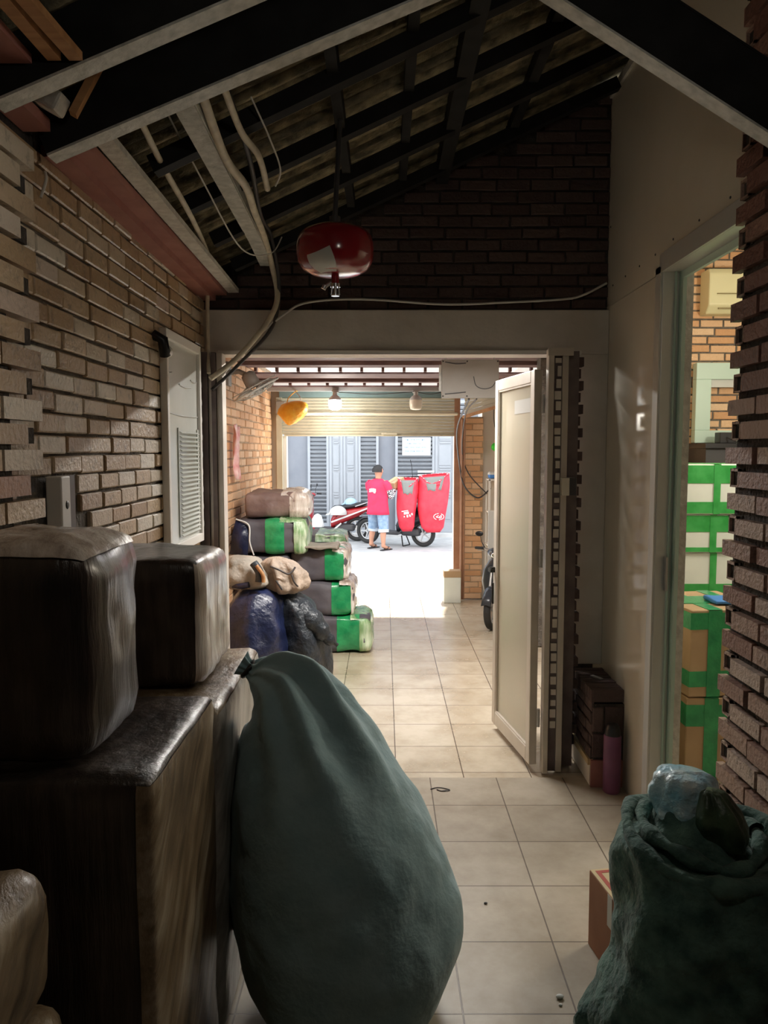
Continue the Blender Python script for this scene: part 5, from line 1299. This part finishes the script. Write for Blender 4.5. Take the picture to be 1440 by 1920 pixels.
# red top: torso and short sleeves
m = MB(); n = 28; rg = []
for (z, rx, ry, cx) in ((.70, .165, .215, 0), (.78, .155, .205, 0), (.95, .14, .185, 0), (1.10, .142, .190, 0), (1.22, .145, .198, -.003), (1.30, .135, .200, -.005), (1.355, .105, .165, -.005), (1.385, .075, .105, 0), (1.40, .065, .07, .005)):
    rg.append([Vector((cx+rx*math.cos(a)*(1+.03*math.sin(5*a+z*9)), ry*math.sin(a)*(1+.02*math.sin(4*a+z*11)), z)) for a in [2*math.pi*k/n for k in range(n)]])
m.loft(rg, 0, False); m.build('shirt', M['shirt'], pr, solid=.006)
for s in (-1, 1):
    m = MB(); m.tube([(0, .15*s, 1.315), (.0, .185*s, 1.29), (.035, .212*s, 1.19)], [.075, .075, .068], 16); m.build('sleeve', M['shirt'], pr)
    m = MB(); m.tube([(.035, .212*s, 1.19), (.065, .218*s, 1.10), (.08, .22*s, 1.05), (.13, .205*s, 1.085), (.20, .18*s, 1.125), (.27, .155*s, 1.17)], [.05, .05, .05, .046, .042, .032], 16); m.build('arm_cover', M['sleeve'], pr)
m = MB()
for (y, z, w1, h1, a) in ((-.03, 1.20, .09, .03, .2), (-.01, 1.165, .13, .035, 0), (.04, 1.19, .05, .04, -.3), (-.045, 1.14, .04, .03, .3), (.05, 1.15, .04, .02, .1)):
    m.obox((-.151, y, z), (.006, w1, h1), Matrix.Rotation(a, 3, 'X'))
m.build('back_print', M['paper'], pr)
# shorts
m = MB(); rg = [[Vector((rx*math.cos(a), ry*math.sin(a), z)) for a in [2*math.pi*k/n for k in range(n)]] for (z, rx, ry) in ((.92, .13, .17), (.85, .137, .185), (.76, .135, .19), (.74, .12, .185))]
m.loft(rg, 0, True)
for s in (-1, 1):
    fx = .04*s
    m.tube([(0, .092*s, .80), (.01+fx*.5, .12*s, .62), (.015+fx, .145*s, .46), (.01+fx, .152*s, .40)], [.105, .097, .088, .086], 18)
m.build('shorts', M['denim'], pr)
for s in (-1, 1):
    fx = .05*s
    m = MB(); m.tube([(.012+fx, .151*s, .415), (.008+fx, .157*s, .355)], [.092, .090], 18); m.build('rolled_cuff', M['denim_cuff'], pr)
    m = MB(); m.loft([[Vector((.05+fx+(.14)*t, .18*s+wy*k, z)) for (k, z) in ((-1, 0), (1, 0), (1, .018), (-1, .018))] for (t, wy) in ((-1, .025), (-.8, .04), (0, .042), (.6, .05), (.95, .035))]); sb_ = m.build('sandal', M['black_plastic'], pr)
    m = MB(); m.tube(spline([(.04+fx, .14*s, .02), (.08+fx, .16*s, .065), (.13+fx, .183*s, .055), (.08+fx, .21*s, .065), (.04+fx, .22*s, .02)]), .008, 6); m.build('sandal_strap', M['black_plastic'], sb_)
PLOC = Vector((-.12, 15.12, -.35)); PROT = math.radians(52)
pr.location = PLOC; pr.rotation_euler = (0, 0, PROT); pr.scale = (1.15, 1.15, 1.0)
Rp = rotz(PROT)
hb_ = thing('cardboard_box', PLOC+Rp@Vector((.43, -.10, 1.25)), 'cardboard box held in the hands of the person in the red top', 'box')
m = MB(); c = PLOC+Rp@Vector((.43, -.10, 1.31)); Mb = Rp @ Matrix.Rotation(-.35, 3, 'Y')
m.obox(c, (.34, .23, .12), Mb); m.build('carton', M['carton_pale'], hb_, bevel=.004)
m = MB(); m.obox(c+Mb@Vector((0, 0, .0612)), (.342, .04, .001), Mb); m.obox(c+Mb@Vector((-.1708, 0, 0)), (.001, .04, .12), Mb); m.build('tape', M['carton'], hb_)
# small litter on the street
for (x, y, lb) in ((-.10, 13.6, 'small white scrap lying in the street in front of the person'), (.5, 12.6, 'small pale scrap on the bright street near the threshold')):
    m = MB(); m.obox((x, y, -.342), (.14, .10, .015), rotz(.4)); tag(m.build('paper_scrap', M['paper']), lb, 'litter')
